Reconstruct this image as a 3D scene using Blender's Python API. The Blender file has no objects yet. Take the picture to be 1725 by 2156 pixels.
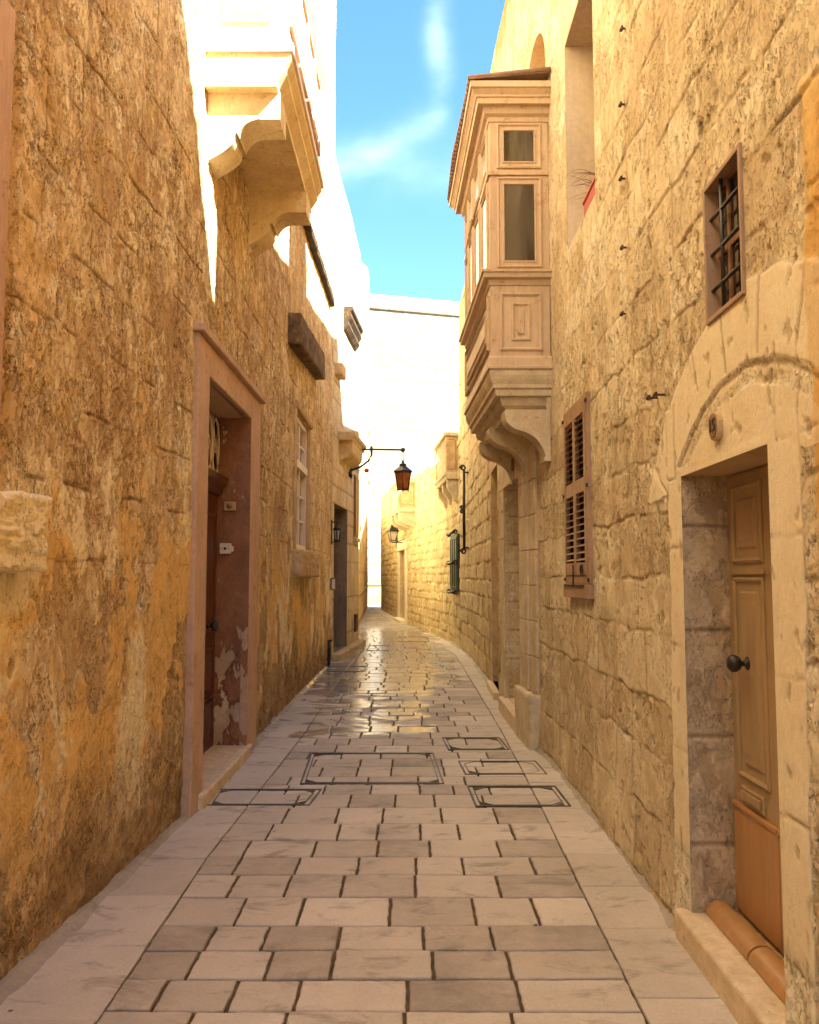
import bpy, bmesh, math, random
import numpy as np
R = math.radians
random.seed(7)
SC = bpy.context.scene

# ------------------------------------------------------------------ camera, sky, sun, exposure
cam_d = bpy.data.cameras.new('camera')
cam = bpy.data.objects.new('camera', cam_d)
SC.collection.objects.link(cam)
cam.location = (0, 0, 1.6)
cam.rotation_euler = (R(94.4), 0, 0)
cam_d.sensor_fit = 'HORIZONTAL'
cam_d.sensor_width = 36
cam_d.lens = 36 * 1780 / 1725
cam_d.clip_start = 0.05
cam_d.clip_end = 1000
SC.camera = cam

SUN = (1.0, -0.6, 1.15)                      # towards the sun
EL = math.atan2(SUN[2], math.hypot(SUN[0], SUN[1]))
world = bpy.data.worlds.new('World'); SC.world = world
world.use_nodes = True
wt = world.node_tree; wt.nodes.clear()
def WN(t, **kw):
    n = wt.nodes.new(t)
    for k, v in kw.items(): setattr(n, k, v)
    return n
def wmath(op, a, b=None, c=None):
    n = WN('ShaderNodeMath', operation=op)
    for i, x in enumerate((a, b, c)):
        if x is None: continue
        if isinstance(x, (int, float)): n.inputs[i].default_value = x
        else: wt.links.new(x, n.inputs[i])
    return n.outputs[0]
sky = WN('ShaderNodeTexSky', sky_type='NISHITA', sun_disc=False, sun_elevation=EL,
         sun_rotation=math.atan2(SUN[0], SUN[1]), altitude=50, air_density=1.0, dust_density=0.6, ozone_density=1.6)
tc = WN('ShaderNodeTexCoord'); sep = WN('ShaderNodeSeparateXYZ')
wt.links.new(tc.outputs['Generated'], sep.inputs[0])
yy = wmath('MAXIMUM', sep.outputs[1], 0.15)
cu = wmath('DIVIDE', sep.outputs[0], yy)
cv = wmath('DIVIDE', sep.outputs[2], yy)
comb = WN('ShaderNodeCombineXYZ'); wt.links.new(cu, comb.inputs[0]); wt.links.new(cv, comb.inputs[1])
def wnoise(scale, sx, sy, rot=0, det=8, dist=0.6):
    mp = WN('ShaderNodeMapping'); mp.inputs['Scale'].default_value = (sx, sy, 1); mp.inputs['Rotation'].default_value = (0, 0, rot)
    wt.links.new(comb.outputs[0], mp.inputs[0])
    n = WN('ShaderNodeTexNoise'); n.inputs['Scale'].default_value = scale; n.inputs['Detail'].default_value = det
    n.inputs['Distortion'].default_value = dist; wt.links.new(mp.outputs[0], n.inputs[0])
    return n.outputs[0]
wob = wmath('MULTIPLY', wmath('SUBTRACT', wnoise(7, 1, 1, 0, 4, 0.2), 0.5), 0.05)
def gauss(x, w):
    q = wmath('DIVIDE', x, w); return wmath('EXPONENT', wmath('MULTIPLY', wmath('MULTIPLY', q, q), -1.0))
def sstep(x, a, b):
    n = WN('ShaderNodeMapRange', interpolation_type='SMOOTHSTEP'); wt.links.new(x, n.inputs[0])
    n.inputs[1].default_value = a; n.inputs[2].default_value = b; return n.outputs[0]
g1 = wmath('MULTIPLY', gauss(wmath('ADD', wmath('SUBTRACT', cu, 0.036), wob), 0.013), sstep(cv, 0.52, 0.62))
lin = wmath('SUBTRACT', wmath('SUBTRACT', cv, 0.545), wmath('MULTIPLY', cu, 0.55))
g2 = wmath('MULTIPLY', gauss(wmath('ADD', lin, wob), 0.022), sstep(cu, 0.06, 0.02))
g3 = wmath('MULTIPLY', gauss(wmath('ADD', wmath('SUBTRACT', cv, 0.50), wob), 0.035), 0.45)
soft = wnoise(9, 1.0, 1.6, 0.5, 7, 0.2)
cl = wmath('MULTIPLY', wmath('ADD', wmath('ADD', wmath('MULTIPLY', g1, 0.26), wmath('MULTIPLY', g2, 0.22)), wmath('MULTIPLY', g3, 0.30)), sstep(soft, 0.15, 0.8))
low = wmath('MULTIPLY', sstep(cv, 0.6, 0.1), 0.04)
cl = wmath('MINIMUM', wmath('ADD', cl, low), 0.75)
tint = WN('ShaderNodeMix', data_type='RGBA', blend_type='MULTIPLY'); tint.inputs[0].default_value = 1
wt.links.new(sky.outputs[0], tint.inputs[6]); tint.inputs[7].default_value = (0.60, 0.93, 1.10, 1)
mixc = WN('ShaderNodeMix', data_type='RGBA'); wt.links.new(cl, mixc.inputs[0])
wt.links.new(tint.outputs[2], mixc.inputs[6]); mixc.inputs[7].default_value = (5.6, 6.6, 7.0, 1)
bg = WN('ShaderNodeBackground'); bg.inputs[1].default_value = 0.050
wt.links.new(mixc.outputs[2], bg.inputs[0])
wo = WN('ShaderNodeOutputWorld'); wt.links.new(bg.outputs[0], wo.inputs[0])

sun_d = bpy.data.lights.new('sun', 'SUN'); sun_d.energy = 5.0; sun_d.angle = R(0.5); sun_d.color = (1.0, 0.96, 0.88)
sun = bpy.data.objects.new('sun', sun_d); SC.collection.objects.link(sun)
from mathutils import Vector, Matrix
sun.rotation_euler = Vector(SUN).to_track_quat('Z', 'Y').to_euler()
sun.location = (20, -12, 25)

SC.view_settings.view_transform = 'Standard'
SC.view_settings.look = 'None'
SC.view_settings.exposure = 3.15
SC.view_settings.gamma = 1
SC.render.engine = 'CYCLES'
SC.cycles.max_bounces = 10
SC.cycles.diffuse_bounces = 7
SC.cycles.glossy_bounces = 3
SC.cycles.caustics_reflective = False
SC.cycles.caustics_refractive = False
SC.cycles.sample_clamp_indirect = 6
SC.render.resolution_x = 819; SC.render.resolution_y = 1024

# ------------------------------------------------------------------ helpers
def tag(o, label=None, cat=None, group=None, kind=None):
    if label: o['label'] = label
    if cat: o['category'] = cat
    if group: o['group'] = group
    if kind: o['kind'] = kind
    return o
def thing(name, label, cat, loc=(0, 0, 0), group=None):
    o = bpy.data.objects.new(name, None); SC.collection.objects.link(o)
    o.location = loc; o.empty_display_size = 0.2
    return tag(o, label, cat, group)
def link(name, me, mat=None, parent=None):
    o = bpy.data.objects.new(name, me); SC.collection.objects.link(o)
    if mat: me.materials.append(mat)
    if parent:
        o.parent = parent
        if parent.type == 'EMPTY': o.matrix_parent_inverse = Matrix.Translation(-parent.location)
    return o

class MB:
    """collects solids in a local frame T(u,v,w) and links them as one mesh"""
    def __init__(s, T=lambda u, v, w: (u, v, w)): s.v = []; s.f = []; s.T = T; s.smooth = []; s.cut = []
    def add(s, vs, fs, smooth=False):
        b = len(s.v); s.cut.append((b, len(s.f)))
        s.v += [s.T(*p) for p in vs]; s.f += [tuple(b + i for i in f) for f in fs]; s.smooth += [smooth] * len(fs)
        return s
    def box(s, u0, u1, v0, v1, w0, w1):
        vs = [(u, v, w) for u in (u0, u1) for v in (v0, v1) for w in (w0, w1)]
        return s.add(vs, [(0, 1, 3, 2), (4, 6, 7, 5), (0, 4, 5, 1), (2, 3, 7, 6), (0, 2, 6, 4), (1, 5, 7, 3)])
    def prism_u(s, prof, u0, u1, du0=0, du1=0):
        """profile of (v,w) points extruded along u"""
        n = len(prof)
        vs = [(u0, v, w) for v, w in prof] + [(u1, v, w) for v, w in prof]
        fs = [tuple(range(n)), tuple(range(2 * n - 1, n - 1, -1))] + [(i, i + n, (i + 1) % n + n, (i + 1) % n) for i in range(n)]
        return s.add(vs, fs)
    def panel(s, u0, u1, w0, w1, rings, close=True):
        """mitred moulding: rings of (inset, height out of the wall)"""
        vs = []
        for d, h in rings:
            vs += [(u0 + d, h, w0 + d), (u1 - d, h, w0 + d), (u1 - d, h, w1 - d), (u0 + d, h, w1 - d)]
        fs = []
        for k in range(len(rings) - 1):
            for i in range(4):
                a = 4 * k + i; b = 4 * k + (i + 1) % 4; fs.append((a, b, b + 4, a + 4))
        if close: k = 4 * (len(rings) - 1); fs.append((k, k + 1, k + 2, k + 3))
        return s.add(vs, fs)
    def tube(s, pts, r, n=8, closed=False):
        P = [Vector(p) for p in pts]; m = len(P); vs = []
        rr = r if isinstance(r, (list, tuple)) else [r] * m
        for i, p in enumerate(P):
            if closed: t = P[(i + 1) % m] - P[i - 1]
            else: t = (P[min(i + 1, m - 1)] - P[max(i - 1, 0)])
            t.normalize()
            a = t.cross(Vector((0, 0, 1)) if abs(t.z) < 0.9 else Vector((1, 0, 0))).normalized(); b = t.cross(a)
            for k in range(n):
                an = 2 * math.pi * k / n; vs.append(tuple(p + (a * math.cos(an) + b * math.sin(an)) * rr[i]))
        fs = []
        for i in range(m if closed else m - 1):
            for k in range(n):
                a0 = i * n + k; a1 = i * n + (k + 1) % n; j = (i + 1) % m
                fs.append((a0, a1, j * n + (k + 1) % n, j * n + k))
        if not closed: fs += [tuple(range(n - 1, -1, -1)), tuple(range((m - 1) * n, m * n))]
        return s.add(vs, fs, True)
    def lathe(s, prof, c, n=20, axis='w'):
        vs = []
        for r, h in prof:
            for k in range(n):
                a = 2 * math.pi * k / n; x, y = r * math.cos(a), r * math.sin(a)
                if axis == 'w': vs.append((c[0] + x, c[1] + y, c[2] + h))
                elif axis == 'v': vs.append((c[0] + x, c[1] + h, c[2] + y))
                else: vs.append((c[0] + h, c[1] + x, c[2] + y))
        m = len(prof); fs = []
        for i in range(m - 1):
            for k in range(n):
                fs.append((i * n + k, i * n + (k + 1) % n, (i + 1) * n + (k + 1) % n, (i + 1) * n + k))
        fs += [tuple(range(n - 1, -1, -1)), tuple(range((m - 1) * n, m * n))]
        return s.add(vs, fs, True)
    def build_each(s, name, mat, parent=None, bevel=0.0, seg=2, per=1):
        """every 'per' added solids become one object of their own"""
        out = []
        for i in range(0, len(s.cut), per):
            v0, f0 = s.cut[i]; v1, f1 = s.cut[i + per] if i + per < len(s.cut) else (len(s.v), len(s.f))
            q = MB(); q.v = s.v[v0:v1]; q.f = [tuple(k - v0 for k in f) for f in s.f[f0:f1]]; q.smooth = s.smooth[f0:f1]
            out.append(q.build(name, mat, parent, bevel, seg))
        return out
    def build(s, name, mat, parent=None, bevel=0.0, seg=2, fixn=True):
        me = bpy.data.meshes.new(name); me.from_pydata(s.v, [], s.f); me.update()
        if fixn:
            bm = bmesh.new(); bm.from_mesh(me); bmesh.ops.recalc_face_normals(bm, faces=bm.faces); bm.to_mesh(me); bm.free()
        me.polygons.foreach_set('use_smooth', s.smooth)
        o = link(name, me, mat, parent)
        if bevel:
            m = o.modifiers.new('bevel', 'BEVEL'); m.width = bevel; m.segments = seg; m.limit_method = 'ANGLE'; m.angle_limit = R(35)
        return o

# numpy noise -------------------------------------------------------
def perlin(x, y, seed=0):
    rng = np.random.RandomState(seed); perm = rng.permutation(256); perm = np.concatenate([perm, perm])
    ang = rng.rand(256) * 2 * np.pi; gx, gy = np.cos(ang), np.sin(ang)
    xi = np.floor(x).astype(int); yi = np.floor(y).astype(int); xf = x - xi; yf = y - yi
    xi &= 255; yi &= 255
    u = xf * xf * xf * (xf * (xf * 6 - 15) + 10); v = yf * yf * yf * (yf * (yf * 6 - 15) + 10)
    def g(ix, iy, fx, fy):
        h = perm[(perm[ix & 255] + iy) & 255]; return gx[h] * fx + gy[h] * fy
    a = g(xi, yi, xf, yf); b = g(xi + 1, yi, xf - 1, yf); c = g(xi, yi + 1, xf, yf - 1); d = g(xi + 1, yi + 1, xf - 1, yf - 1)
    return 1.5 * ((a * (1 - u) + b * u) * (1 - v) + (c * (1 - u) + d * u) * v)
def fbm(x, y, o=4, seed=0, gain=0.5):
    t = 0; a = 1; n = 0
    for i in range(o):
        t = t + a * perlin(x * 2 ** i + 17.3 * i, y * 2 ** i + 9.1 * i, seed + i); n += a; a *= gain
    return t / n
def ss(a, b, x):
    t = np.clip((x - a) / (b - a), 0, 1); return t * t * (3 - 2 * t)
def hash1(i, j, seed):
    q = np.sin(i * 127.1 + j * 311.7 + seed * 74.7) * 43758.5453; return q - np.floor(q)
def blocks(y, z, seed, hmin, hmax, wmin, wmax, warp=0.012, zmax=22, ymax=62):
    """random ashlar: distance to the nearest joint, and two random numbers per block"""
    rng = np.random.RandomState(seed)
    y = y + warp * fbm(y * 3, z * 3, 3, seed + 5); z = z + warp * fbm(y * 2.2, z * 3, 3, seed + 6)
    zb = [-0.3]
    while zb[-1] < zmax: zb.append(zb[-1] + rng.uniform(hmin, hmax))
    zb = np.array(zb); r = np.clip(np.searchsorted(zb, z) - 1, 0, len(zb) - 2)
    dz = np.minimum(z - zb[r], zb[r + 1] - z)
    dist = np.empty_like(y); bid = np.empty_like(y)
    for k in np.unique(r):
        m = r == k; yb = [-3 - rng.uniform(0, wmax)]
        while yb[-1] < ymax: yb.append(yb[-1] + rng.uniform(wmin, wmax))
        yb = np.array(yb); c = np.clip(np.searchsorted(yb, y[m]) - 1, 0, len(yb) - 2)
        dist[m] = np.minimum(np.minimum(y[m] - yb[c], yb[c + 1] - y[m]), dz[m]); bid[m] = c
    return dist, hash1(bid, r, seed), hash1(bid, r, seed + 3)

def surf(name, us, ws, pos, hf, mat, parent=None, holes=(), top=None, smooth=True):
    """fine displaced sheet. pos(U,W,h)->X,Y,Z ; hf(U,W)->h,masks(4)"""
    us = np.unique(np.concatenate([us] + [np.array(h[:2]) for h in holes])); ws = np.unique(np.concatenate([ws] + [np.array(h[2:4]) for h in holes]))
    def thin(a, keep):
        out = [a[0]]
        for x in a[1:]:
            if x - out[-1] < 1e-3 and x not in keep: continue
            out.append(x)
        return np.array(out)
    us = thin(us, {h[i] for h in holes for i in (0, 1)}); ws = thin(ws, {h[i] for h in holes for i in (2, 3)})
    U, W = np.meshgrid(us, ws, indexing='ij')
    h, M = hf(U, W)
    for a, b, c, d in holes:
        dd = np.hypot(np.maximum(np.maximum(a - U, U - b), 0), np.maximum(np.maximum(c - W, W - d), 0))
        h = h * ss(0.015, 0.045, dd)
    if top is not None: Wc = np.minimum(W, top(U))
    else: Wc = W
    X, Y, Z = pos(U, Wc, h)
    nu, nw = U.shape
    co = np.stack([X, Y, Z], -1).reshape(-1, 3).astype(np.float32)
    i = np.arange(nu - 1)[:, None] * nw + np.arange(nw - 1)[None, :]
    keep = np.ones(i.shape, bool)
    uc = 0.5 * (us[1:] + us[:-1])[:, None]; wc = 0.5 * (ws[1:] + ws[:-1])[None, :]
    for a, b, c, d in holes: keep &= ~((uc > a) & (uc < b) & (wc > c) & (wc < d))
    if top is not None: keep &= (W[:-1, :-1] < top(U)[:-1, :-1] - 1e-4)
    i = i[keep]
    F = np.stack([i, i + nw, i + nw + 1, i + 1], -1).astype(np.int32)
    used = np.zeros(len(co), bool); used[F.ravel()] = True
    remap = np.cumsum(used) - 1; co = co[used]; F = remap[F].astype(np.int32)
    me = bpy.data.meshes.new(name)
    me.vertices.add(len(co)); me.vertices.foreach_set('co', co.ravel())
    me.loops.add(F.size); me.loops.foreach_set('vertex_index', F.ravel())
    me.polygons.add(len(F)); me.polygons.foreach_set('loop_start', np.arange(0, F.size, 4, dtype=np.int32))
    me.update(calc_edges=True)
    me.polygons.foreach_set('use_smooth', np.full(len(F), smooth))
    at = me.color_attributes.new('m', 'FLOAT_COLOR', 'POINT')
    mm = np.stack([np.broadcast_to(q, U.shape) for q in M], -1).reshape(-1, 4)[used].astype(np.float32)
    at.data.foreach_set('color', mm.ravel())
    return link(name, me, mat, parent)

# materials ---------------------------------------------------------
class NT:
    def __init__(s, name):
        s.m = bpy.data.materials.new(name); s.m.use_nodes = True; s.t = s.m.node_tree; s.t.nodes.clear()
        s.out = s.t.nodes.new('ShaderNodeOutputMaterial'); s.b = s.t.nodes.new('ShaderNodeBsdfPrincipled')
        s.t.links.new(s.b.outputs[0], s.out.inputs[0]); s.co = s.t.nodes.new('ShaderNodeTexCoord').outputs['Object']
    def put(s, sock, v):
        if isinstance(v, bpy.types.NodeSocket): s.t.links.new(v, sock)
        elif isinstance(v, (tuple, list)): sock.default_value = (*v, 1) if len(v) == 3 and sock.type == 'RGBA' else v
        else: sock.default_value = v
    def n(s, t, ins=None, **kw):
        nd = s.t.nodes.new(t)
        for k, v in kw.items(): setattr(nd, k, v)
        for k, v in (ins or {}).items(): s.put(nd.inputs[k], v)
        return nd
    def noise(s, scale, det=4, rough=0.55, stretch=(1, 1, 1), dist=0.0):
        mp = s.n('ShaderNodeMapping', {'Vector': s.co, 'Scale': stretch})
        return s.n('ShaderNodeTexNoise', {'Vector': mp.outputs[0], 'Scale': scale, 'Detail': det, 'Roughness': rough, 'Distortion': dist}).outputs[0]
    def math(s, op, a, b=0.0, clamp=False):
        return s.n('ShaderNodeMath', {0: a, 1: b}, operation=op, use_clamp=clamp).outputs[0]
    def step(s, x, a, b, lo=0.0, hi=1.0):
        return s.n('ShaderNodeMapRange', {0: x, 1: a, 2: b, 3: lo, 4: hi}, interpolation_type='SMOOTHSTEP').outputs[0]
    def mix(s, f, a, b, mode='MIX'):
        return s.n('ShaderNodeMix', {0: f, 6: a, 7: b}, data_type='RGBA', blend_type=mode).outputs[2]
    def ramp(s, f, stops):
        nd = s.n('ShaderNodeValToRGB', {0: f}); cr = nd.color_ramp
        while len(cr.elements) < len(stops): cr.elements.new(0.5)
        for e, (p, c) in zip(cr.elements, stops): e.position = p; e.color = (*c, 1)
        return nd.outputs[0]
    def bump(s, h, strength=0.5, dist=0.01, prev=None):
        ins = {'Height': h, 'Strength': strength, 'Distance': dist}
        if prev is not None: ins['Normal'] = prev
        return s.n('ShaderNodeBump', ins).outputs[0]
    def attr(s, name='m'):
        a = s.n('ShaderNodeAttribute', attribute_name=name)
        sp = s.n('ShaderNodeSeparateColor', {0: a.outputs['Color']})
        return sp.outputs[0], sp.outputs[1], sp.outputs[2], a.outputs['Alpha']
    def scalecol(s, c, f):
        v = s.n('ShaderNodeCombineColor', {0: f, 1: f, 2: f}).outputs[0]
        return s.mix(1.0, c, v, 'MULTIPLY')
    def done(s, col, rough=0.9, nrm=None, **kw):
        s.put(s.b.inputs['Base Color'], col); s.put(s.b.inputs['Roughness'], rough)
        if nrm is not None: s.put(s.b.inputs['Normal'], nrm)
        for k, v in kw.items(): s.put(s.b.inputs[k.replace('_', ' ')], v)
        return s.m

def mat_wall(name, lo, mid, hi, loss, joint, extra, pit=1.0, streak=1.0, flk=0.4, fstr=1.0, contr=1.0):
    """R = lost surface, G = joint, B = block/patch tone (above 0.9: smooth dressed stone), A = other render colour"""
    s = NT(name); r, g, b, a = s.attr()
    dressed = s.step(b, 0.90, 0.97); plain = s.math('SUBTRACT', 1.0, dressed)
    med = s.noise(6, 6, 0.65, (1, 1, 0.7)); fine = s.noise(45, 5, 0.7, (1, 1, 0.8)); grit = s.noise(170, 3, 0.7)
    patch = s.noise(2.6, 8, 0.72, (1, 1, 0.8), 0.6)
    t = s.math('ADD', s.math('MULTIPLY', b, 0.60), s.math('MULTIPLY', med, 0.55)); t = s.math('ADD', t, s.math('MULTIPLY', s.math('SUBTRACT', s.step(patch, 0.43, 0.57), 0.5), 0.26 * contr)); t = s.math('SUBTRACT', t, 0.08)
    c = s.ramp(t, [(0.15, lo), (0.5, mid), (0.85, hi)])
    # pale islands where the top skin survives
    isl = s.math('MULTIPLY', s.step(s.noise(5.2, 9, 0.72, (1, 1, 0.7), 0.3), 0.575, 0.60), s.math('MULTIPLY', plain, 0.55 * contr))
    c = s.mix(isl, c, hi)
    c = s.mix(a, c, s.mix(s.step(s.noise(1.1, 7, 0.62, (1, 1, 0.7), 0.5), 0.47, 0.52), extra[0], extra[1]))
    c = s.mix(s.math('MULTIPLY', dressed, 0.6), c, mid)
    reg = s.step(s.noise(1.15, 5, 0.6), 0.42, 0.56, 0.35, 1.0)
    amt = s.math('MULTIPLY', s.math('SUBTRACT', 1.0, s.math('MULTIPLY', a, 0.75)), s.math('MULTIPLY', plain, reg))
    fl = s.math('ADD', r, s.math('MULTIPLY', s.math('SUBTRACT', fine, 0.5), 0.7)); fl = s.step(fl, 0.42, 0.62)
    c = s.mix(s.math('MULTIPLY', fl, 0.7), c, s.mix(0.35, loss, mid))
    fa = s.noise(7.5, 9, 0.70, (1, 1, flk), 0.2); fb = s.noise(21, 7, 0.72, (1, 1, flk), 0.2)
    pa = s.step(fa, 0.475, 0.495); pb = s.step(fb, 0.455, 0.485)
    edge = s.math('MULTIPLY', s.step(s.math('ABSOLUTE', s.math('SUBTRACT', fa, 0.482)), 0.0, 0.016, 1.0, 0.0), s.step(s.noise(3.7, 3), 0.45, 0.55))
    c = s.mix(s.math('MULTIPLY', s.math('SUBTRACT', 1.0, pa), s.math('MULTIPLY', amt, 0.6 * fstr)), c, s.mix(0.4, loss, mid))
    c = s.mix(s.math('MULTIPLY', s.math('SUBTRACT', 1.0, pb), s.math('MULTIPLY', amt, 0.75 * fstr)), c, loss)
    c = s.mix(s.math('MULTIPLY', edge, s.math('MULTIPLY', amt, fstr)), c, joint)
    c = s.mix(s.math('MULTIPLY', g, 0.75), c, joint)
    st = s.step(s.noise(4, 6, 0.7, (1, 1, 0.14), 0.3), 0.52, 0.70)
    c = s.mix(s.math('MULTIPLY', st, 0.30 * streak), c, loss)
    f = s.math('ADD', s.math('MULTIPLY', fine, 0.36), s.math('MULTIPLY', grit, 0.34)); f = s.math('ADD', f, 0.65)
    c = s.scalecol(c, f)
    wv = s.n('ShaderNodeMapping', {'Vector': s.co, 'Scale': (1, 1, 0.75)}).outputs[0]
    wv2 = s.n('ShaderNodeVectorMath', {0: wv, 1: s.n('ShaderNodeTexNoise', {'Vector': wv, 'Scale': 30.0, 'Detail': 3.0}).outputs[1]}, operation='ADD').outputs[0]
    wv3 = s.n('ShaderNodeMix', {0: 0.03, 4: wv, 5: wv2}, data_type='VECTOR').outputs[1]
    cl = s.noise(4.5, 5, 0.6)
    v1 = s.n('ShaderNodeTexVoronoi', {'Vector': wv3, 'Scale': 26.0}).outputs[0]; v2 = s.n('ShaderNodeTexVoronoi', {'Vector': wv3, 'Scale': 62.0}).outputs[0]
    p1 = s.math('MULTIPLY', s.step(v1, 0.14, 0.24, 1.0, 0.0), s.step(cl, 0.53, 0.57)); p2 = s.math('MULTIPLY', s.step(v2, 0.22, 0.34, 1.0, 0.0), s.step(cl, 0.47, 0.53))
    pits = s.math('MULTIPLY', s.math('MAXIMUM', p1, s.math('MULTIPLY', p2, 0.8)), s.math('MAXIMUM', s.math('MULTIPLY', plain, s.math('SUBTRACT', 1.0, s.math('MULTIPLY', a, 0.6))), 0.15))
    c = s.mix(s.math('MULTIPLY', pits, 0.75 * pit, True), c, joint)
    n0 = s.bump(s.math('MULTIPLY', s.math('ADD', s.math('MULTIPLY', pa, 1.3), s.math('MULTIPLY', pb, 0.7)), amt), 1.0, 0.007 * fstr)
    n1 = s.bump(s.math('SUBTRACT', s.math('MULTIPLY', fine, 0.4), s.math('MULTIPLY', pits, 1.3 * pit)), 0.85, 0.006, n0)
    n2 = s.bump(grit, 0.5, 0.002, n1)
    return s.done(c, 0.92, n2, Specular_IOR_Level=0.15)

def mat_simple(name, c1, c2, rough=0.6, scale=8, grain=(1, 1, 1), bump=0.3, bd=0.003, spec=0.35, dirt=None, metal=0.0):
    s = NT(name); a = s.noise(scale, 6, 0.65, grain); f = s.noise(scale * 11, 4, 0.6, grain)
    c = s.mix(s.step(a, 0.35, 0.68), c1, c2)
    gr = s.noise(scale * 5, 5, 0.7, (grain[0] * 3, grain[1] * 3, grain[2] * .35))
    c = s.scalecol(c, s.math('ADD', s.math('ADD', s.math('MULTIPLY', f, 0.40), s.math('MULTIPLY', gr, 0.36)), 0.62))
    if dirt: c = s.mix(s.math('MULTIPLY', s.step(s.noise(scale * 2.6, 7, 0.75), 0.56, 0.66), 0.8), c, dirt)
    return s.done(c, rough, s.bump(s.math('ADD', f, s.math('MULTIPLY', a, 0.6)), bump, bd), Specular_IOR_Level=spec, Metallic=metal)

M = {}
M['left'] = mat_wall('weathered_ochre_plaster', (0.53, 0.365, 0.19), (0.73, 0.565, 0.315), (0.88, 0.80, 0.56), (0.38, 0.23, 0.095), (0.16, 0.085, 0.03), ((0.90, 0.79, 0.49), (0.80, 0.53, 0.185)), 0.9, 0.5, 0.7, 0.70, 1.3)
M['right'] = mat_wall('weathered_limestone', (0.56, 0.44, 0.265), (0.76, 0.65, 0.42), (0.87, 0.81, 0.61), (0.47, 0.36, 0.195), (0.27, 0.185, 0.09), ((0.78, 0.54, 0.20), (0.70, 0.43, 0.13)), 1.0, 0.45, 0.9, 0.50, 0.9)
M['rubble'] = mat_wall('rough_golden_limestone', (0.56, 0.43, 0.23), (0.74, 0.61, 0.36), (0.84, 0.74, 0.49), (0.45, 0.31, 0.15), (0.32, 0.20, 0.09), ((0.86, 0.66, 0.32), (0.80, 0.55, 0.22)), 0.8, 0.4, 0.6, 0.5)
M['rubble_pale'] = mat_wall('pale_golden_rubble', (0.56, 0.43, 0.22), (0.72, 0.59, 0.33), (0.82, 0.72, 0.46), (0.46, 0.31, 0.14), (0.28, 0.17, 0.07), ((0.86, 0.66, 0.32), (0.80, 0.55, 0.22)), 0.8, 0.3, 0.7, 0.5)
M['ashlar'] = mat_wall('golden_ashlar', (0.54, 0.41, 0.235), (0.67, 0.54, 0.33), (0.78, 0.66, 0.43), (0.30, 0.21, 0.12), (0.22, 0.145, 0.07), ((0.74, 0.50, 0.2), (0.62, 0.36, 0.12)), 0.6, 0.4, 0.6, 0.3)
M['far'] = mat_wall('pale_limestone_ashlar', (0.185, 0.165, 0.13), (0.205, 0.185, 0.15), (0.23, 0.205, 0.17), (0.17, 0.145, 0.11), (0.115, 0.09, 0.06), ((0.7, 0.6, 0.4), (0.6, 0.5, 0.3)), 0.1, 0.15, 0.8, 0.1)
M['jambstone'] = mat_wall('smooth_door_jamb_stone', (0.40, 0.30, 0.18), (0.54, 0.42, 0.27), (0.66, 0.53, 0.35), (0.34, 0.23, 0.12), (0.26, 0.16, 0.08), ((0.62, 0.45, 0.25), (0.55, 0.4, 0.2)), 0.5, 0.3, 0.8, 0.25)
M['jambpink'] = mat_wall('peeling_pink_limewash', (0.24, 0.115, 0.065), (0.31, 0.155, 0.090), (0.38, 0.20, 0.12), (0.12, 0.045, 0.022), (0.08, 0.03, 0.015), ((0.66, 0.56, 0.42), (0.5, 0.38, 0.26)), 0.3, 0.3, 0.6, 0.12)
M['pale'] = mat_simple('carved_pale_stone', (0.52, 0.43, 0.28), (0.68, 0.58, 0.40), 0.9, 4, bump=0.5, bd=0.004, spec=0.15, dirt=(0.40, 0.26, 0.12))
M['white_stone'] = mat_simple('limewashed_pale_stone', (0.70, 0.56, 0.32), (0.82, 0.70, 0.45), 0.9, 3, bump=0.5, bd=0.005, spec=0.15, dirt=(0.50, 0.32, 0.13))
M['dark_stone'] = mat_simple('blackened_stone', (0.10, 0.075, 0.055), (0.22, 0.15, 0.09), 0.95, 5, bump=0.8, bd=0.01, spec=0.1, dirt=(0.40, 0.24, 0.10))
M['stone_warm'] = mat_simple('warm_carved_stone', (0.50, 0.36, 0.19), (0.66, 0.50, 0.28), 0.92, 5, bump=0.8, bd=0.008, spec=0.12, dirt=(0.28, 0.15, 0.06))
M['limewash'] = mat_simple('white_limewashed_stone', (0.80, 0.72, 0.55), (0.86, 0.79, 0.62), 0.9, 3, bump=0.4, bd=0.004, spec=0.15)
M['soot'] = mat_simple('soot_black_stone', (0.030, 0.022, 0.015), (0.075, 0.05, 0.03), 0.95, 6, bump=0.9, bd=0.01, spec=0.1, dirt=(0.16, 0.10, 0.045))
M['reveal'] = mat_simple('limewashed_reveal', (0.60, 0.50, 0.37), (0.68, 0.58, 0.44), 0.9, 2, bump=0.3, bd=0.003, spec=0.15)
M['surround_pink'] = mat_simple('dusty_pink_painted_render', (0.50, 0.335, 0.22), (0.58, 0.40, 0.27), 0.8, 3, bump=0.4, bd=0.003, dirt=(0.42, 0.20, 0.10))
M['wood_tan'] = mat_simple('tan_painted_timber', (0.53, 0.395, 0.25), (0.61, 0.465, 0.30), 0.5, 3, (1, 1, 0.3), bump=0.25, bd=0.002, dirt=(0.38, 0.25, 0.14))
M['wood_white'] = mat_simple('white_painted_timber', (0.80, 0.70, 0.58), (0.86, 0.78, 0.66), 0.5, 3, (1, 1, 0.3), bump=0.3, bd=0.002)
M['wood_pink'] = mat_simple('faded_pink_painted_timber', (0.50, 0.32, 0.21), (0.58, 0.39, 0.26), 0.6, 4, (1, 1, 0.3), bump=0.3, bd=0.002, dirt=(0.33, 0.15, 0.08))
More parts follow.
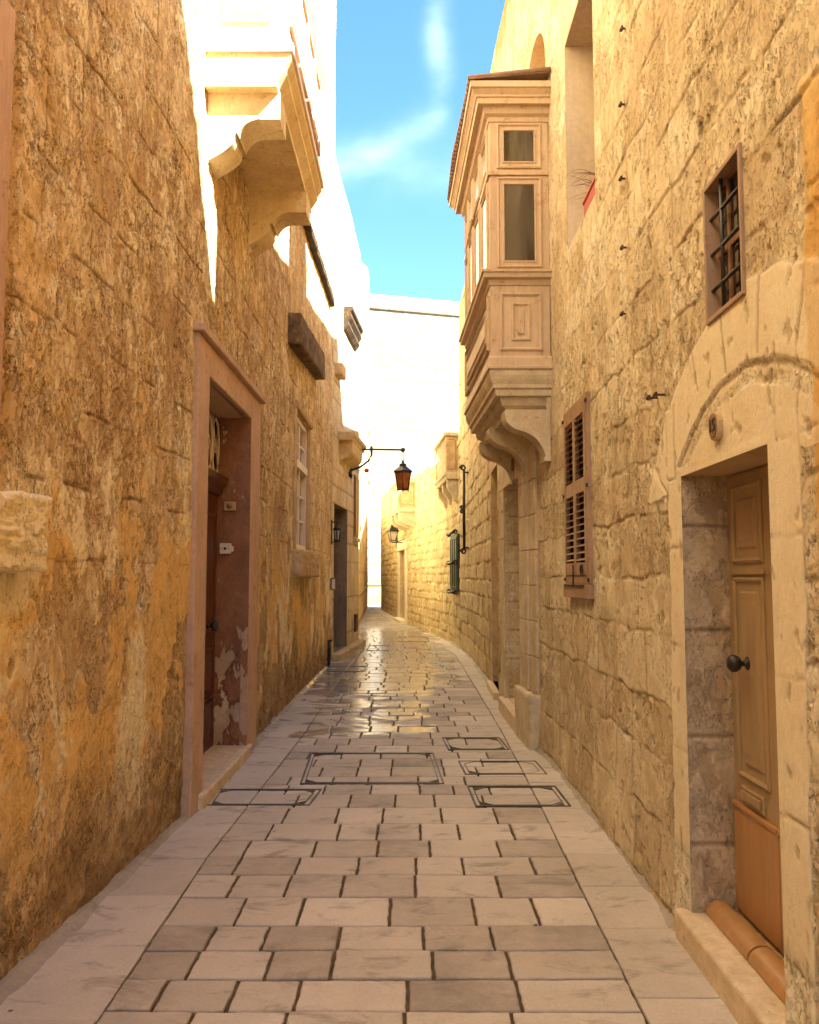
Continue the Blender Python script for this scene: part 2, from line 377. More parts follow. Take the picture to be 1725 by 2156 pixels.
M['wood_shutter'] = mat_simple('terracotta_painted_timber', (0.34, 0.215, 0.125), (0.41, 0.265, 0.16), 0.6, 4, (1, 1, 0.3), bump=0.3, bd=0.002, dirt=(0.26, 0.13, 0.07))
M['wood_ochre'] = mat_simple('ochre_painted_door', (0.33, 0.235, 0.125), (0.39, 0.28, 0.155), 0.4, 2, (1, 1, 0.3), bump=0.2, bd=0.0015, spec=0.45)
M['wood_ochre2'] = mat_simple('orange_ochre_kick_panel', (0.40, 0.215, 0.085), (0.45, 0.25, 0.105), 0.4, 2, (1, 1, 0.3), bump=0.2, bd=0.0015, spec=0.45)
M['wood_red'] = mat_simple('dark_red_brown_varnished_door', (0.075, 0.020, 0.010), (0.12, 0.035, 0.016), 0.35, 3, (1, 1, 0.2), bump=0.2, bd=0.0015, spec=0.5)
M['wood_brown'] = mat_simple('brown_painted_door', (0.22, 0.10, 0.04), (0.29, 0.14, 0.06), 0.5, 4, (1, 1, 0.3))
M['wood_green'] = mat_simple('dark_green_painted_shutter', (0.028, 0.05, 0.035), (0.05, 0.075, 0.05), 0.5, 4, (1, 1, 0.3))
M['grey_door'] = mat_simple('grey_weathered_door', (0.16, 0.12, 0.085), (0.26, 0.19, 0.13), 0.7, 4, (1, 1, 0.3), dirt=(0.08, 0.06, 0.045))
M['iron'] = mat_simple('black_wrought_iron', (0.012, 0.011, 0.010), (0.03, 0.024, 0.018), 0.45, 12, bump=0.4, bd=0.002, spec=0.5)
M['rust'] = mat_simple('rusty_iron', (0.05, 0.028, 0.015), (0.10, 0.05, 0.025), 0.7, 12, bump=0.4, bd=0.002)
M['steel'] = mat_simple('worn_cover_frame_metal', (0.06, 0.055, 0.045), (0.13, 0.115, 0.09), 0.45, 10, bump=0.4, bd=0.002, metal=0.4, dirt=(0.10, 0.07, 0.04))
M['brass'] = mat_simple('tarnished_brass', (0.25, 0.13, 0.05), (0.32, 0.17, 0.07), 0.5, 12, spec=0.5, metal=0.3)
M['white'] = mat_simple('white_enamel', (0.72, 0.68, 0.62), (0.78, 0.74, 0.68), 0.4, 5, bump=0.1)
M['plastic_dark'] = mat_simple('dark_plastic', (0.02, 0.02, 0.02), (0.03, 0.03, 0.03), 0.4, 5, bump=0.1)
M['terracotta'] = mat_simple('red_glazed_pot', (0.42, 0.06, 0.035), (0.50, 0.085, 0.05), 0.5, 6, bump=0.2)
M['twig'] = mat_simple('dry_brown_twig', (0.16, 0.09, 0.05), (0.24, 0.14, 0.08), 0.9, 20)
M['roof_lead'] = mat_simple('rolled_roof_sheet', (0.20, 0.125, 0.09), (0.28, 0.18, 0.13), 0.6, 5)
M['step'] = mat_simple('worn_limestone_step', (0.62, 0.49, 0.31), (0.76, 0.62, 0.41), 0.75, 9, bump=0.5, bd=0.003, spec=0.25, dirt=(0.42, 0.29, 0.16))
s = NT('window_glass'); nz = s.noise(7, 4, 0.5, (1, 1, 0.12)); M['glass'] = s.done(s.mix(s.step(nz, 0.42, 0.58), (0.022, 0.018, 0.012), (0.085, 0.070, 0.048)), 0.06, s.bump(nz, 0.1, 0.01), Specular_IOR_Level=0.6)
s = NT('bright_window_glass'); nz = s.noise(3, 3); M['glass_pale'] = s.done(s.mix(nz, (0.30, 0.25, 0.18), (0.42, 0.36, 0.27)), 0.12, s.bump(nz, 0.1, 0.01), Specular_IOR_Level=0.7)
s = NT('amber_lantern_glass'); nz = s.noise(9, 3); M['amber'] = s.done(s.mix(nz, (0.22, 0.045, 0.01), (0.55, 0.15, 0.03)), 0.15, Specular_IOR_Level=0.5, Transmission_Weight=0.35)
s = NT('frosted_lantern_glass'); M['frost'] = s.done((0.75, 0.68, 0.55), 0.3, Transmission_Weight=0.3)
M['slat_shade'] = mat_simple('slat_gap_shade', (0.012, 0.009, 0.006), (0.02, 0.015, 0.01), 0.95, 3)  # near-black colour that paints the shade between shutter slats

# paving: tone attribute, wet patches with their own shape
s = NT('limestone_paving'); r, g, b, a = s.attr()
sp = s.n('ShaderNodeSeparateXYZ', {0: s.co}); PX, PY = sp.outputs[0], sp.outputs[1]
big = s.noise(1.6, 5, 0.6); med = s.noise(9, 6, 0.7); fine = s.noise(70, 4, 0.7); grit = s.noise(260, 3, 0.7)
t = s.math('ADD', s.math('MULTIPLY', r, 0.5), s.math('MULTIPLY', big, 0.6)); t = s.math('ADD', t, s.math('MULTIPLY', med, 0.35)); t = s.math('SUBTRACT', t, 0.22)
c = s.ramp(t, [(0.15, (0.30, 0.255, 0.195)), (0.42, (0.50, 0.44, 0.35)), (0.85, (0.67, 0.60, 0.49))])
c = s.mix(s.math('MULTIPLY', s.step(s.noise(3.2, 7, 0.68, (1, 1.8, 1), 0.6), 0.53, 0.68), 0.62), c, (0.23, 0.19, 0.14))
c = s.scalecol(c, s.math('ADD', s.math('ADD', s.math('MULTIPLY', fine, 0.42), s.math('MULTIPLY', grit, 0.34)), 0.62))
vs_ = s.n('ShaderNodeTexVoronoi', {'Vector': s.co, 'Scale': 2.3}).outputs[0]
c = s.mix(s.step(vs_, 0.018, 0.03, 0.8, 0.0), c, (0.03, 0.02, 0.015))
wn = s.noise(1.7, 8, 0.65, (0.7, 1.0, 1), 1.1)
# wet zone: an elongated patch along the left gutter, spreading across the street farther on
d1 = s.math('ADD', s.step(PY, 7.2, 9.2), s.math('MULTIPLY', s.step(PX, 0.0, 0.6), -1.1))
far_ = s.step(PY, 11.0, 13.5)
d1 = s.math('ADD', d1, s.math('MULTIPLY', far_, 0.85))
d1 = s.math('SUBTRACT', d1, s.math('MULTIPLY', s.step(PX, -1.05, -1.35), s.math('SUBTRACT', 0.55, s.math('MULTIPLY', s.step(PY, 9.5, 8.0), 0.35))))
d1 = s.math('SUBTRACT', d1, s.math('MULTIPLY', s.step(PX, 0.75, 1.0), 0.6))
wet = s.step(s.math('ADD', s.math('MULTIPLY', d1, 0.45), s.math('MULTIPLY', s.math('SUBTRACT', wn, 0.5), 1.9)), 0.28, 0.46)
wet = s.math('MULTIPLY', wet, s.step(PY, 33.0, 24.0))
c = s.mix(s.math('MULTIPLY', wet, 0.62), c, s.scalecol(c, 0.38))
rgh = s.n('ShaderNodeMix', {0: wet, 2: 0.72, 3: 0.17}, data_type='FLOAT').outputs[0]
dry = s.math('SUBTRACT', 1.0, s.math('MULTIPLY', wet, 0.72))
hh = s.math('ADD', s.math('MULTIPLY', med, 0.8), s.math('ADD', s.math('MULTIPLY', fine, 0.35), s.math('MULTIPLY', grit, 0.12)))
nb = s.n('ShaderNodeBump', {'Height': hh, 'Strength': s.math('MULTIPLY', dry, 0.8), 'Distance': 0.006}).outputs[0]
M['paving'] = s.done(c, rgh, nb, Specular_IOR_Level=0.45)
M['mortar'] = mat_simple('dirty_joint_mortar', (0.10, 0.07, 0.04), (0.18, 0.13, 0.075), 0.95, 14, bump=1.0, bd=0.006, spec=0.1)

# ------------------------------------------------------------------ plan
LP = [(-6, -1.75), (2.9, -1.60), (5.8, -1.50), (16.3, -1.50), (20.15, -1.21)]
RP = [(-6, 1.15), (3, 1.24), (5, 1.25), (7.4, 1.25), (8.6, 1.18), (11, 1.17), (13, 1.21), (17.3, 1.22), (19.0, 1.14),
      (21.3, 0.99), (28.5, -0.01), (32, -0.42), (41, -1.32), (50, -1.80)]
def XL(u): return np.interp(u, [p[0] for p in LP], [p[1] for p in LP])
def XR(u): return np.interp(u, [p[0] for p in RP], [p[1] for p in RP])
def TL(u, v, w): return (float(XL(u)) + v, u, w)
def TR(u, v, w): return (float(XR(u)) - v, u, w)
def posL(U, W, h): return XL(U) + h, U, W
def posR(U, W, h): return XR(U) - h, U, W
def ygrid(a, b, k=0.0030, mn=0.007):
    out = [a]
    while out[-1] < b: out.append(out[-1] + max(mn, k * abs(out[-1])))
    out[-1] = b; return np.array(out)
def zgrid(*segs):
    out = []
    for a, b, d in segs: out.append(np.arange(a, b, d))
    out.append([segs[-1][1]]); return np.concatenate(out)

def wall_body(T, u0, u1, tops, mat, parent, depth=7, name='side_walls', off=0.5):
    """roof and the hidden flanks that give a facade its mass"""
    m = MB(T)
    for a, b, za, zb in tops:
        m.add([(a, -off, -0.1), (b, -off, -0.1), (b, -depth, -0.1), (a, -depth, -0.1), (a, -off, za - .02), (b, -off, zb - .02), (b, -depth, za - .02), (a, -depth, za - .02)],
              [(0, 1, 5, 4), (1, 2, 6, 5), (2, 3, 7, 6), (3, 0, 4, 7)])
        m.add([(a, 0.0, za - .002), (b, 0.0, zb - .002), (b, -depth, zb - .002), (a, -depth, za - .002), (a, 0.0, za - .12), (b, 0.0, zb - .12), (b, -depth, zb - .12), (a, -depth, za - .12)],
              [(0, 1, 2, 3), (7, 6, 5, 4), (0, 4, 5, 1), (1, 5, 6, 2), (2, 6, 7, 3), (3, 7, 4, 0)])
        lo_a = max([t[3] - .2 for t in tops if abs(t[1] - a) < .01] + [-.1]); lo_b = max([t[2] - .2 for t in tops if abs(t[0] - b) < .01] + [-.1])
        if lo_a < za: m.add([(a, 0, lo_a), (a, -depth, lo_a), (a, -depth, za), (a, 0, za)], [(0, 1, 2, 3)])
        if lo_b < zb: m.add([(b, 0, lo_b), (b, -depth, lo_b), (b, -depth, zb), (b, 0, zb)], [(0, 1, 2, 3)])
    return m.build(name, mat, parent, fixn=False)
def reveal(T, u0, u1, w0, w1, depth, mat, parent, name='reveal', sides='LRTB'):
    m = MB(T); e = 0.013
    if 'L' in sides: m.box(u0 - e, u0, -depth, -0.002, w0, w1)
    if 'R' in sides: m.box(u1, u1 + e, -depth, -0.002, w0, w1)
    if 'T' in sides: m.box(u0 - e, u1 + e, -depth, -0.002, w1, w1 + e)
    if 'B' in sides: m.box(u0 - e, u1 + e, -depth, -0.002, w0 - e, w0)
    return m.build(name, mat, parent)

def rough_block(name, T, u0, u1, v0, v1, w0, w1, mat, parent, amp=0.02, seed=1, seg=14, chip=0.0, fr=9, slope=0.0):
    """a stone block with worn, chipped faces"""
    bm = bmesh.new(); bmesh.ops.create_cube(bm, size=1.0)
    n = seg; bmesh.ops.subdivide_edges(bm, edges=bm.edges[:], cuts=n, use_grid_fill=True)
    P = np.array([v.co[:] for v in bm.verts])
    L = np.array([u1 - u0, v1 - v0, w1 - w0]); Cn = np.array([(u0 + u1) / 2, (v0 + v1) / 2, (w0 + w1) / 2])
    rad = min(0.04, L.min() * .12); Q = P * L
    core = np.clip(Q, -(L / 2 - rad), L / 2 - rad); dd = Q - core; ln = np.linalg.norm(dd, axis=1, keepdims=True); Q = np.where(ln > 1e-6, core + dd / np.maximum(ln, 1e-6) * np.minimum(ln, rad), Q)
    nz = fbm(Q[:, 0] * fr + Q[:, 2] * 3, Q[:, 2] * fr + Q[:, 1] * 7, 4, seed, 0.6); nz2 = fbm(Q[:, 0] * 2.5 + Q[:, 1] * 4, Q[:, 2] * 3.5 + 5, 3, seed + 9)
    nrm = P / np.abs(P).max(axis=1, keepdims=True); nrm = nrm / np.linalg.norm(nrm, axis=1, keepdims=True)
    Q = Q + nrm * ((amp * nz + chip * np.minimum(nz2, 0))[:, None])
    Q = Q + Cn
    for v, q in zip(bm.verts, Q): v.co = T(q[0], q[1], q[2] + slope * (q[0] - u0))
    bmesh.ops.recalc_face_normals(bm, faces=bm.faces)
    me = bpy.data.meshes.new(name); bm.to_mesh(me); bm.free()
    me.polygons.foreach_set('use_smooth', [True] * len(me.polygons))
    return link(name, me, mat, parent)

# ------------------------------------------------------------------ LEFT HOUSE
left = thing('townhouse', 'tall town house on the left with flaking ochre plaster and a pink framed doorway', 'building', (-1.5, 9, 0))
LH = 13.4
holesL = [(6.08, 7.70, 0.10, 3.06), (11.0, 12.4, 1.97, 3.78), (2.0, 3.14, 1.93, 3.78)]
def hfL(y, z):
    wy = y + 0.06 * fbm(y * 2, z * 2, 3, 11); wz = z + 0.10 * fbm(y * 2, z * 2, 3, 12)
    d, r1, r2 = blocks(y, z, 21, 0.31, 0.40, 0.5, 1.1, 0.03)
    big = fbm(wy * 0.8, wz * 0.55, 4, 31)
    pl = fbm(wy * 3.2, wz * 2.1, 6, 41, 0.6)                       # sheets of plaster
    low = ss(2.3, 0.9, z)
    layer1 = ss(-0.008, 0.008, pl + 0.10 + 0.25 * low + big * 0.5)
    pl2 = fbm(wy * 8, wz * 5.0, 5, 51, 0.65)
    layer2 = ss(-0.006, 0.010, pl2 + 0.02 + 0.2 * low)
    pl3 = fbm(wy * 24, wz * 13, 3, 61)
    flake = ss(0.10, 0.22, pl3)
    base = ss(0.75, 0.05, z + 0.35 * fbm(y * 1.5, z, 3, 71))       # eroded foot of the wall
    scabs = ss(0.03, 0.06, fbm(y * 1.1 + 4, z * 0.9, 4, 81, 0.6) + 0.35 * fbm(y * 4, z * 2, 4, 82) - 0.10) * ss(1.9, 1.2, z)
    jn = ss(0.012, 0.003, d) * ss(-0.02, 0.16, fbm(y * 2.6, z * 2.6, 3, 91) + 0.08 * (z > 2.6)) * ss(1.2, 2.2, z)
    h = 0.016 * fbm(y * 0.6, z * 0.6, 3, 15) + 0.007 * layer1 + 0.003 * layer2 * (1 - base) - 0.002 * flake * (1 - 0.6 * low) - 0.006 * jn
    h = h - 0.018 * base - 0.012 * scabs + 0.010 * (base + 0.5 * scabs) * fbm(y * 9, z * 9, 4, 95) + 0.001 * fbm(y * 40, z * 30, 2, 96) + 0.007 * (r1 - .5) * ss(2.4, 3.4, z) * (0.4 + 0.6 * (1 - layer1))
    pit = ss(0.25, 0.42, fbm(y * 17, z * 11, 3, 97)); h = h - 0.006 * pit
    lossm = np.clip((1 - layer1) * 0.30 + (1 - layer2) * (0.40 - .25 * low) + 0.45 * flake * (1 - 0.6 * low) + 0.75 * base + 0.8 * scabs + 0.5 * pit, 0, 1)
    # the seam of a vanished corner strip by the near window
    seam = ss(0.05, 0.02, np.abs(y - 3.27 - 0.02 * fbm(y, z * 3, 3, 99))) * ss(1.9, 2.0, z); h = h - 0.02 * seam; lossm = np.clip(lossm + 0.7 * seam, 0, 1)
    cream = np.clip(ss(-0.03, 0.05, fbm(wy * 1.5 + 9, wz * 1.0, 6, 101, 0.65) + 0.30 * pl + 0.16 * ss(2.2, 1.2, z)) * ss(2.7, 1.7, z + 0.6 * big) + .5 * ss(.13, .16, fbm(wy * 1.6 + 3, wz * 1.1, 6, 103, .65)) * ss(1.5, 2.4, z), 0, 1) * (1 - base) * (1 - .9 * scabs)
    orange = ss(0.9, 0.3, z + 0.5 * big) * 0.0
    tone = np.clip(0.42 + 1.1 * fbm(wy * 1.1, wz * 0.7, 5, 111, .6) + 0.25 * (r2 - .5) * ss(2, 3, z), 0, .88)
    return h, (lossm, np.clip(jn + base * (.35 + .5 * ss(-.1, .2, fbm(y * 5, z * 7, 4, 117))), 0, 1), tone, cream * 0.9)
surf('wall', ygrid(2.45, 16.3), zgrid((-0.03, 4.6, 0.0095), (4.6, 6.5, .016), (6.5, LH, 0.045)), posL, hfL, M['left'], left, holesL)
mb = MB(TL); mb.box(-3, 2.45, -0.3, 0.0, -0.1, LH); mb.build('rear_wall', M['left'], left)
wall_body(TL, -3, 16.3, [(-3, 16.3, LH, LH)], M['left'], left)

# pink door surround
D0, D1, DT = 6.08, 7.70, 3.06
m = MB(TL); O0, O1, OT = 5.76, 8.18, 3.30
m.box(O0, D0, -0.03, 0.045, 0.0, OT); m.box(D1, O1, -0.03, 0.045, 0.0, OT + .0); m.box(D0, D1, -0.03, 0.045, DT, OT)
m.build('door_surround', M['surround_pink'], left, 0.012, 3)
m = MB(TL); m.box(O0 - .04, O1 + .05, -0.02, 0.085, OT + .002, OT + .055); m.build('drip_ledge', M['surround_pink'], left, 0.008)
reveal(TL, D0, D1, 0.10, DT, 0.34, M['surround_pink'], left, 'door_reveal', 'LT')
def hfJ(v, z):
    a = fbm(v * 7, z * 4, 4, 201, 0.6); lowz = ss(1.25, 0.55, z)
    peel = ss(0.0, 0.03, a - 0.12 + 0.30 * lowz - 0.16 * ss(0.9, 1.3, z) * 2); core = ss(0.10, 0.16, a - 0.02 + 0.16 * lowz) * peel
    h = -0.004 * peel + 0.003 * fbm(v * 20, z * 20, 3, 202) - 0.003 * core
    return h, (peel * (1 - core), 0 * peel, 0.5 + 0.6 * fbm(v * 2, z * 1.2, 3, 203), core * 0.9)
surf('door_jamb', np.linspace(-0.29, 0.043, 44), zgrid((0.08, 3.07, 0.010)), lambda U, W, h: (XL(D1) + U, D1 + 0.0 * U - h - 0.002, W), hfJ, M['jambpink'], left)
# the door
DV = -0.255
m = MB(TL); m.box(D0, D1, DV - .05, DV, 0.10, 2.34)
door = m.build('door', M['wood_red'], left)
m = MB(TL)
for a, b in ((D0 + .06, (D0 + D1) / 2 - .02), ((D0 + D1) / 2 + .02, D1 - .05)):
    for z0, z1 in ((0.16, 0.52), (0.58, 1.00), (1.12, 2.22)):
        m.panel(a + .06, b - .06, z0, z1, [(0, DV), (0.0, DV + .018), (0.03, DV + .012), (0.05, DV + .002), (0.08, DV + .014)])
    m.box(a, b, DV, DV + .012, 0.535, 0.56)
m.build('door_panel', M['wood_red'], door)
m = MB(TL)
for uy in (6.72, 7.36):
    m.lathe([(0.0, 0), (0.035, 0), (0.04, .01), (0.02, .02), (0.018, .04), (0.05, .06), (0.05, .085), (0.02, .10), (0, .10)], (uy, DV, 1.18), 16, 'v')
m.build_each('knocker', M['iron'], door)
m = MB(TL); m.prism_u([(DV - .06, 2.34), (DV + .03, 2.34), (DV + .045, 2.40), (DV + .09, 2.44), (DV + .10, 2.50), (DV - .06, 2.50)], D0, D1)
m.build('transom', M['wood_red'], left)
m = MB(TL); m.box(D0, D1, DV - .05, DV - .03, 2.50, DT); fan = m.build('fanlight', M['glass'], left)
m = MB(TL)
for k in range(6):
    c0 = D0 + .13 + k * (D1 - D0 - .26) / 5; zc = 2.78
    ring = [(c0 + .125 * math.cos(t), DV + .0, zc + .25 * math.sin(t)) for t in np.linspace(0, 2 * math.pi, 20, endpoint=False)]
    m.tube(ring, 0.011, 6, True)
    m.tube([(c0 - .12, DV, 2.52), (c0 - .03, DV, zc), (c0 + .03, DV, zc + .02), (c0 + .12, DV, DT - .02)], 0.009, 6)
    m.tube([(c0 + .12, DV, 2.52), (c0 + .03, DV, zc), (c0 - .03, DV, zc + .02), (c0 - .12, DV, DT - .02)], 0.009, 6)
    m.tube([(c0 + .05 * math.cos(t), DV, zc + .06 * math.sin(t)) for t in np.linspace(0, 2 * math.pi, 12, endpoint=False)], 0.008, 6, True)
m.build('scrollwork', M['wood_white'], fan)
rough_block('doorstep', TL, 5.95, 7.80, -0.36, 0.08, -0.06, 0.10, M['step'], left, .008, 45, 40, .012, 12)

# tall sash window with broken sill, hood stone above
def sash(T, u0, u1, w0, w1, v, parent, matf, matg, cols=2, rows=(0.36, 0.64), bars=2, th=0.05, name='window'):
    m = MB(T); m.box(u0, u0 + th, v - .05, v + .02, w0, w1); m.box(u1 - th, u1, v - .05, v + .02, w0, w1)
    m.box(u0 + th, u1 - th, v - .05, v + .02, w1 - th, w1); m.box(u0 + th, u1 - th, v - .05, v + .03, w0, w0 + th)
    win = m.build(name, matf, parent, 0.004)
    m = MB(T); wm = w0 + (w1 - w0) * rows[1]; um = (u0 + u1) / 2
    m.box(u0 + th, u1 - th, v - .04, v + .045, wm - .05, wm + .05)
    m.box(um - .025, um + .025, v - .035, v + .012, w0 + th, wm - .05); m.box(um - .025, um + .025, v - .035, v + .012, wm + .05, w1 - th)
    for a, b in ((u0 + th, um - .025), (um + .025, u1 - th)):
        for q in range(1, bars + 1):
            z = w0 + th + (wm - .05 - w0 - th) * q / (bars + 1); m.box(a, b, v - .03, v + .0, z - .012, z + .012)
        z = (wm + .05 + w1 - th) / 2; m.box(a, b, v - .03, v + .0, z - .012, z + .012)
    m.build('glazing_bar', matf, win, 0.003)
    m = MB(T); m.box(u0 + th, u1 - th, v - .06, v - .045, w0 + th, w1 - th); m.build('pane', matg, win)
    return win
reveal(TL, 11.0, 12.4, 1.97, 3.78, 0.20, M['surround_pink'], left, 'window_reveal')
sash(TL, 11.0, 12.4, 1.97, 3.78, -0.045, left, M['wood_white'], M['glass_pale'], th=.07)
m = MB(TL); m.prism_u([(-.02, 3.80), (.05, 3.80), (.065, 3.86), (.03, 3.92), (-.02, 3.92)], 10.9, 12.55); m.box(10.80, 10.98, -.02, .03, 1.95, 3.80); m.box(12.42, 12.60, -.02, .03, 1.95, 3.80)
m.build('window_surround', M['stone_warm'], left, 0.01)

rough_block('window_sill', TL, 10.75, 12.75, -.05, 0.15, 1.60, 1.96, M['stone_warm'], left, 0.030, 5, 22, 0.07)
rough_block('hood_stone', TL, 10.2, 13.25, -.06, 0.17, 4.46, 4.86, M['dark_stone'], left, 0.014, 8, 20, 0.03, 5, 0.085)
rough_block('string_course', TL, 10.45, 15.6, -.06, 0.10, 6.46, 6.60, M['soot'], left, 0.03, 9, 26, 0.04, 6, 0.042)
rough_block('window_sill', TL, 1.9, 3.44, -.05, 0.12, 1.62, 1.925, M['left'], left, 0.034, 15, 60, 0.02, 14)
# pink shuttered window at the very left edge
reveal(TL, 2.0, 3.14, 1.93, 3.78, 0.18, M['wood_pink'], left, 'window_reveal')
m = MB(TL); m.box(2.0, 3.14, -.10, -.06, 1.93, 3.78); shl = m.build('window_shutter', M['wood_pink'], left)
m = MB(TL)
for z0, z1 in ((2.0, 2.85), (2.95, 3.70)):
    m.panel(2.60, 3.06, z0, z1, [(0, -.06), (0, -.03), (0.035, -.03), (0.05, -.055), (0.09, -.055), (0.10, -.045)]); m.panel(2.06, 2.5, z0, z1, [(0, -.06), (0, -.03), (0.035, -.03), (0.05, -.055)])
m.build('shutter_panel', M['wood_pink'], shl)
m = MB(TL); m.box(3.08, 3.20, -.05, .025, 1.93, 3.84); m.box(2.0, 3.08, -.05, .025, 3.74, 3.84); m.box(2.4, 3.08, -.06, .0, 2.87, 2.93); m.build('window_frame', M['wood_pink'], left, 0.006)

# white wooden balcony on carved stone
BY0, BY1, BV = 5.95, 8.08, 0.60
m = MB(TL); m.box(BY0, BY1, 0.0, BV, 5.50, 9.0); balL = m.build('balcony', M['wood_white'], left, 0.004)
m = MB(lambda u, v, w: (-1.5 + u, BY0 - v, w))          # near side face
m.panel(0.13, 0.48, 5.69, 6.75, [(0, 0), (0, .022), (.02, .022), (.035, .008), (.055, .008), (.06, .020), (.075, .020), (.095, .006), (.12, .006), (.13, .016)])
m.box(-.0, BV, 0, .012, 5.50, 5.60)
m.panel(0.10, 0.50, 6.95, 8.4, [(0, 0), (0, .022), (.02, .022), (.035, .004)])
m.build('side_panel', M['wood_white'], balL)
m = MB(TL)
for k in range(4):
    a = BY0 + .06 + k * (BY1 - BY0 - .12) / 4; b = a + (BY1 - BY0 - .12) / 4 - .04
    m.panel(a, b, 5.70, 6.40, [(0, BV), (0, BV + .03), (.03, BV + .03), (.05, BV + .008), (.10, BV + .008), (.12, BV + .022)])
    m.panel(a, b, 6.75, 8.2, [(0, BV), (0, BV + .03), (.03, BV + .03), (.05, BV + .004)])
m.build('front_panel', M['wood_pink'], balL)
m = MB(TL); m.prism_u([(0, 6.47), (BV + .03, 6.47), (BV + .08, 6.54), (BV + .08, 6.62), (0, 6.62)], BY0 - .05, BY1 + .05); m.prism_u([(0, 5.44), (BV + .05, 5.44), (BV + .05, 5.50), (BV + .02, 5.53), (0, 5.53)], BY0 - .04, BY1 + .04)
m.build('balcony_rail', M['wood_white'], balL, 0.003)
m = MB(TL)
m.prism_u([(0, 5.44), (BV + .03, 5.44), (BV + .03, 5.40), (BV - .01, 5.34), (BV - .01, 5.31), (BV - .07, 5.22), (BV - .07, 5.18), (0, 5.18)], BY0 - .02, BY1 + .02)
m.build('balcony_floor', M['white_stone'], balL, 0.004)
def s_curve(pts, n=8):
    """Catmull-Rom through (v,w) points"""
    out = []
    P = [pts[0]] + list(pts) + [pts[-1]]
    for i in range(1, len(P) - 2):
        for k in range(n):
            t = k / n; p = []
            for c in range(2):
                a, b, cc, d = (P[i - 1][c], P[i][c], P[i + 1][c], P[i + 2][c])
                p.append(0.5 * (2 * b + (cc - a) * t + (2 * a - 5 * b + 4 * cc - d) * t * t + (3 * b - a - 3 * cc + d) * t ** 3))
            out.append(tuple(p))
    out.append(pts[-1]); return out
profL = [(0, 5.19), (0.54, 5.19), (0.54, 4.98), (0.40, 4.98)] + s_curve([(0.38, 4.985), (0.30, 4.955), (0.25, 4.90), (0.235, 4.86)]) + [(0.215, 4.885), (0.205, 4.86)] + s_curve([(0.205, 4.86), (0.195, 4.80), (0.12, 4.73), (0.0, 4.66)])
for cy in (6.02, 7.62):
    m = MB(TL); m.prism_u(profL, cy, cy + .30); o = m.build('corbel', M['white_stone'], balL, 0.006)
m = MB(TL)

# ------------------------------------------------------------------ LEFT SECOND HOUSE (ashlar)
left2 = thing('stone_house', 'smooth ashlar corner house beyond the ochre one carrying the hanging lantern', 'building', (-1.4, 18, 0))
holesL2 = [(16.55, 18.3, 0.12, 3.05), (19.25, 19.85, 2.5, 3.95)]
def hfL2(y, z):
    d, r1, r2 = blocks(y, z, 321, 0.30, 0.42, 0.6, 1.1, 0.01)
    jn = ss(0.022, 0.006, d); h = -0.008 * jn + 0.006 * (r1 - .5) + 0.006 * fbm(y * 3, z * 3, 4, 322)
    st = ss(-0.25, 0.05, fbm(y * 2, z * .8, 4, 323)) * ss(3.3, 4.0, z) * ss(5.5, 5.1, z) * ss(18.2, 18.8, y) + .8 * ss(.05, .2, fbm(y * 2.5, z, 4, 329)) * ss(1.0, .5, z)
    return h, (np.clip(st * 0.9, 0, 1), np.clip(jn * .8 + st * .5 * r2, 0, 1), 0.3 + .4 * r1 + .4 * fbm(y, z, 3, 324), 0 * y)
TOP2 = lambda u: np.interp(u, [16.3, 16.8, 17.6, 18.6, 20.15], [10.1, 9.95, 9.9, 9.8, 9.5])
surf('wall', ygrid(16.31, 20.15, .002), zgrid((-.03, 10.2, 0.04)), posL, hfL2, M['ashlar'], left2, holesL2, TOP2)
wall_body(TL, 16.3, 20.15, [(16.3, 20.15, 10.05, 9.5)], M['ashlar'], left2)
reveal(TL, 16.55, 18.3, 0.12, 3.05, 0.42, M['grey_door'], left2, 'door_reveal')  # jambs take the dark door colour, painting shade into the recess
m = MB(TL); m.box(16.55, 18.3, -.46, -.40, .12, 3.05)
dl = m.build('door', M['grey_door'], left2)
m = MB(TL)
for k in range(2):
    for z0, z1 in ((.3, 1.1), (1.25, 2.8)): m.panel(16.65 + k * .85, 17.4 + k * .85, z0, z1, [(0, -.40), (0, -.38), (.04, -.38), (.07, -.395)])
m.build('door_panel', M['grey_door'], dl)
m = MB(TL); m.box(16.4, 20.2, -.02, .18, -.05, .12); m.build('doorstep', M['stone_warm'], left2, 0.02)
m = MB(TL); m.box(19.25, 19.85, -.1, .03, 2.5, 3.95); w2 = m.build('window_shutter', M['wood_brown'], left2)
m = MB(TL); m.panel(19.28, 19.82, 2.55, 3.9, [(0, .03), (0, .05), (.05, .05), (.06, .035)]); m.build('shutter_panel', M['wood_brown'], w2)
m = MB(TL); m.box(19.2, 19.9, -.02, .07, 2.42, 2.5); m.build('window_sill', M['stone_warm'], left2)
# carved console shelf
m = MB(TL); m.prism_u([(0, 4.55), (.34, 4.55), (.34, 4.47), (.30, 4.43), (.28, 4.38), (0, 4.38)], 17.0, 18.9)
con = m.build('console_shelf', M['stone_warm'], left2, 0.01)
m = MB(TL); m.prism_u([(0, 4.38), (.27, 4.38), (.27, 4.28)] + s_curve([(.27, 4.28), (.25, 4.15), (.16, 4.05), (.06, 4.0), (0, 3.9)]), 17.15, 18.7); m.build('console_bracket', M['stone_warm'], con, 0.01)
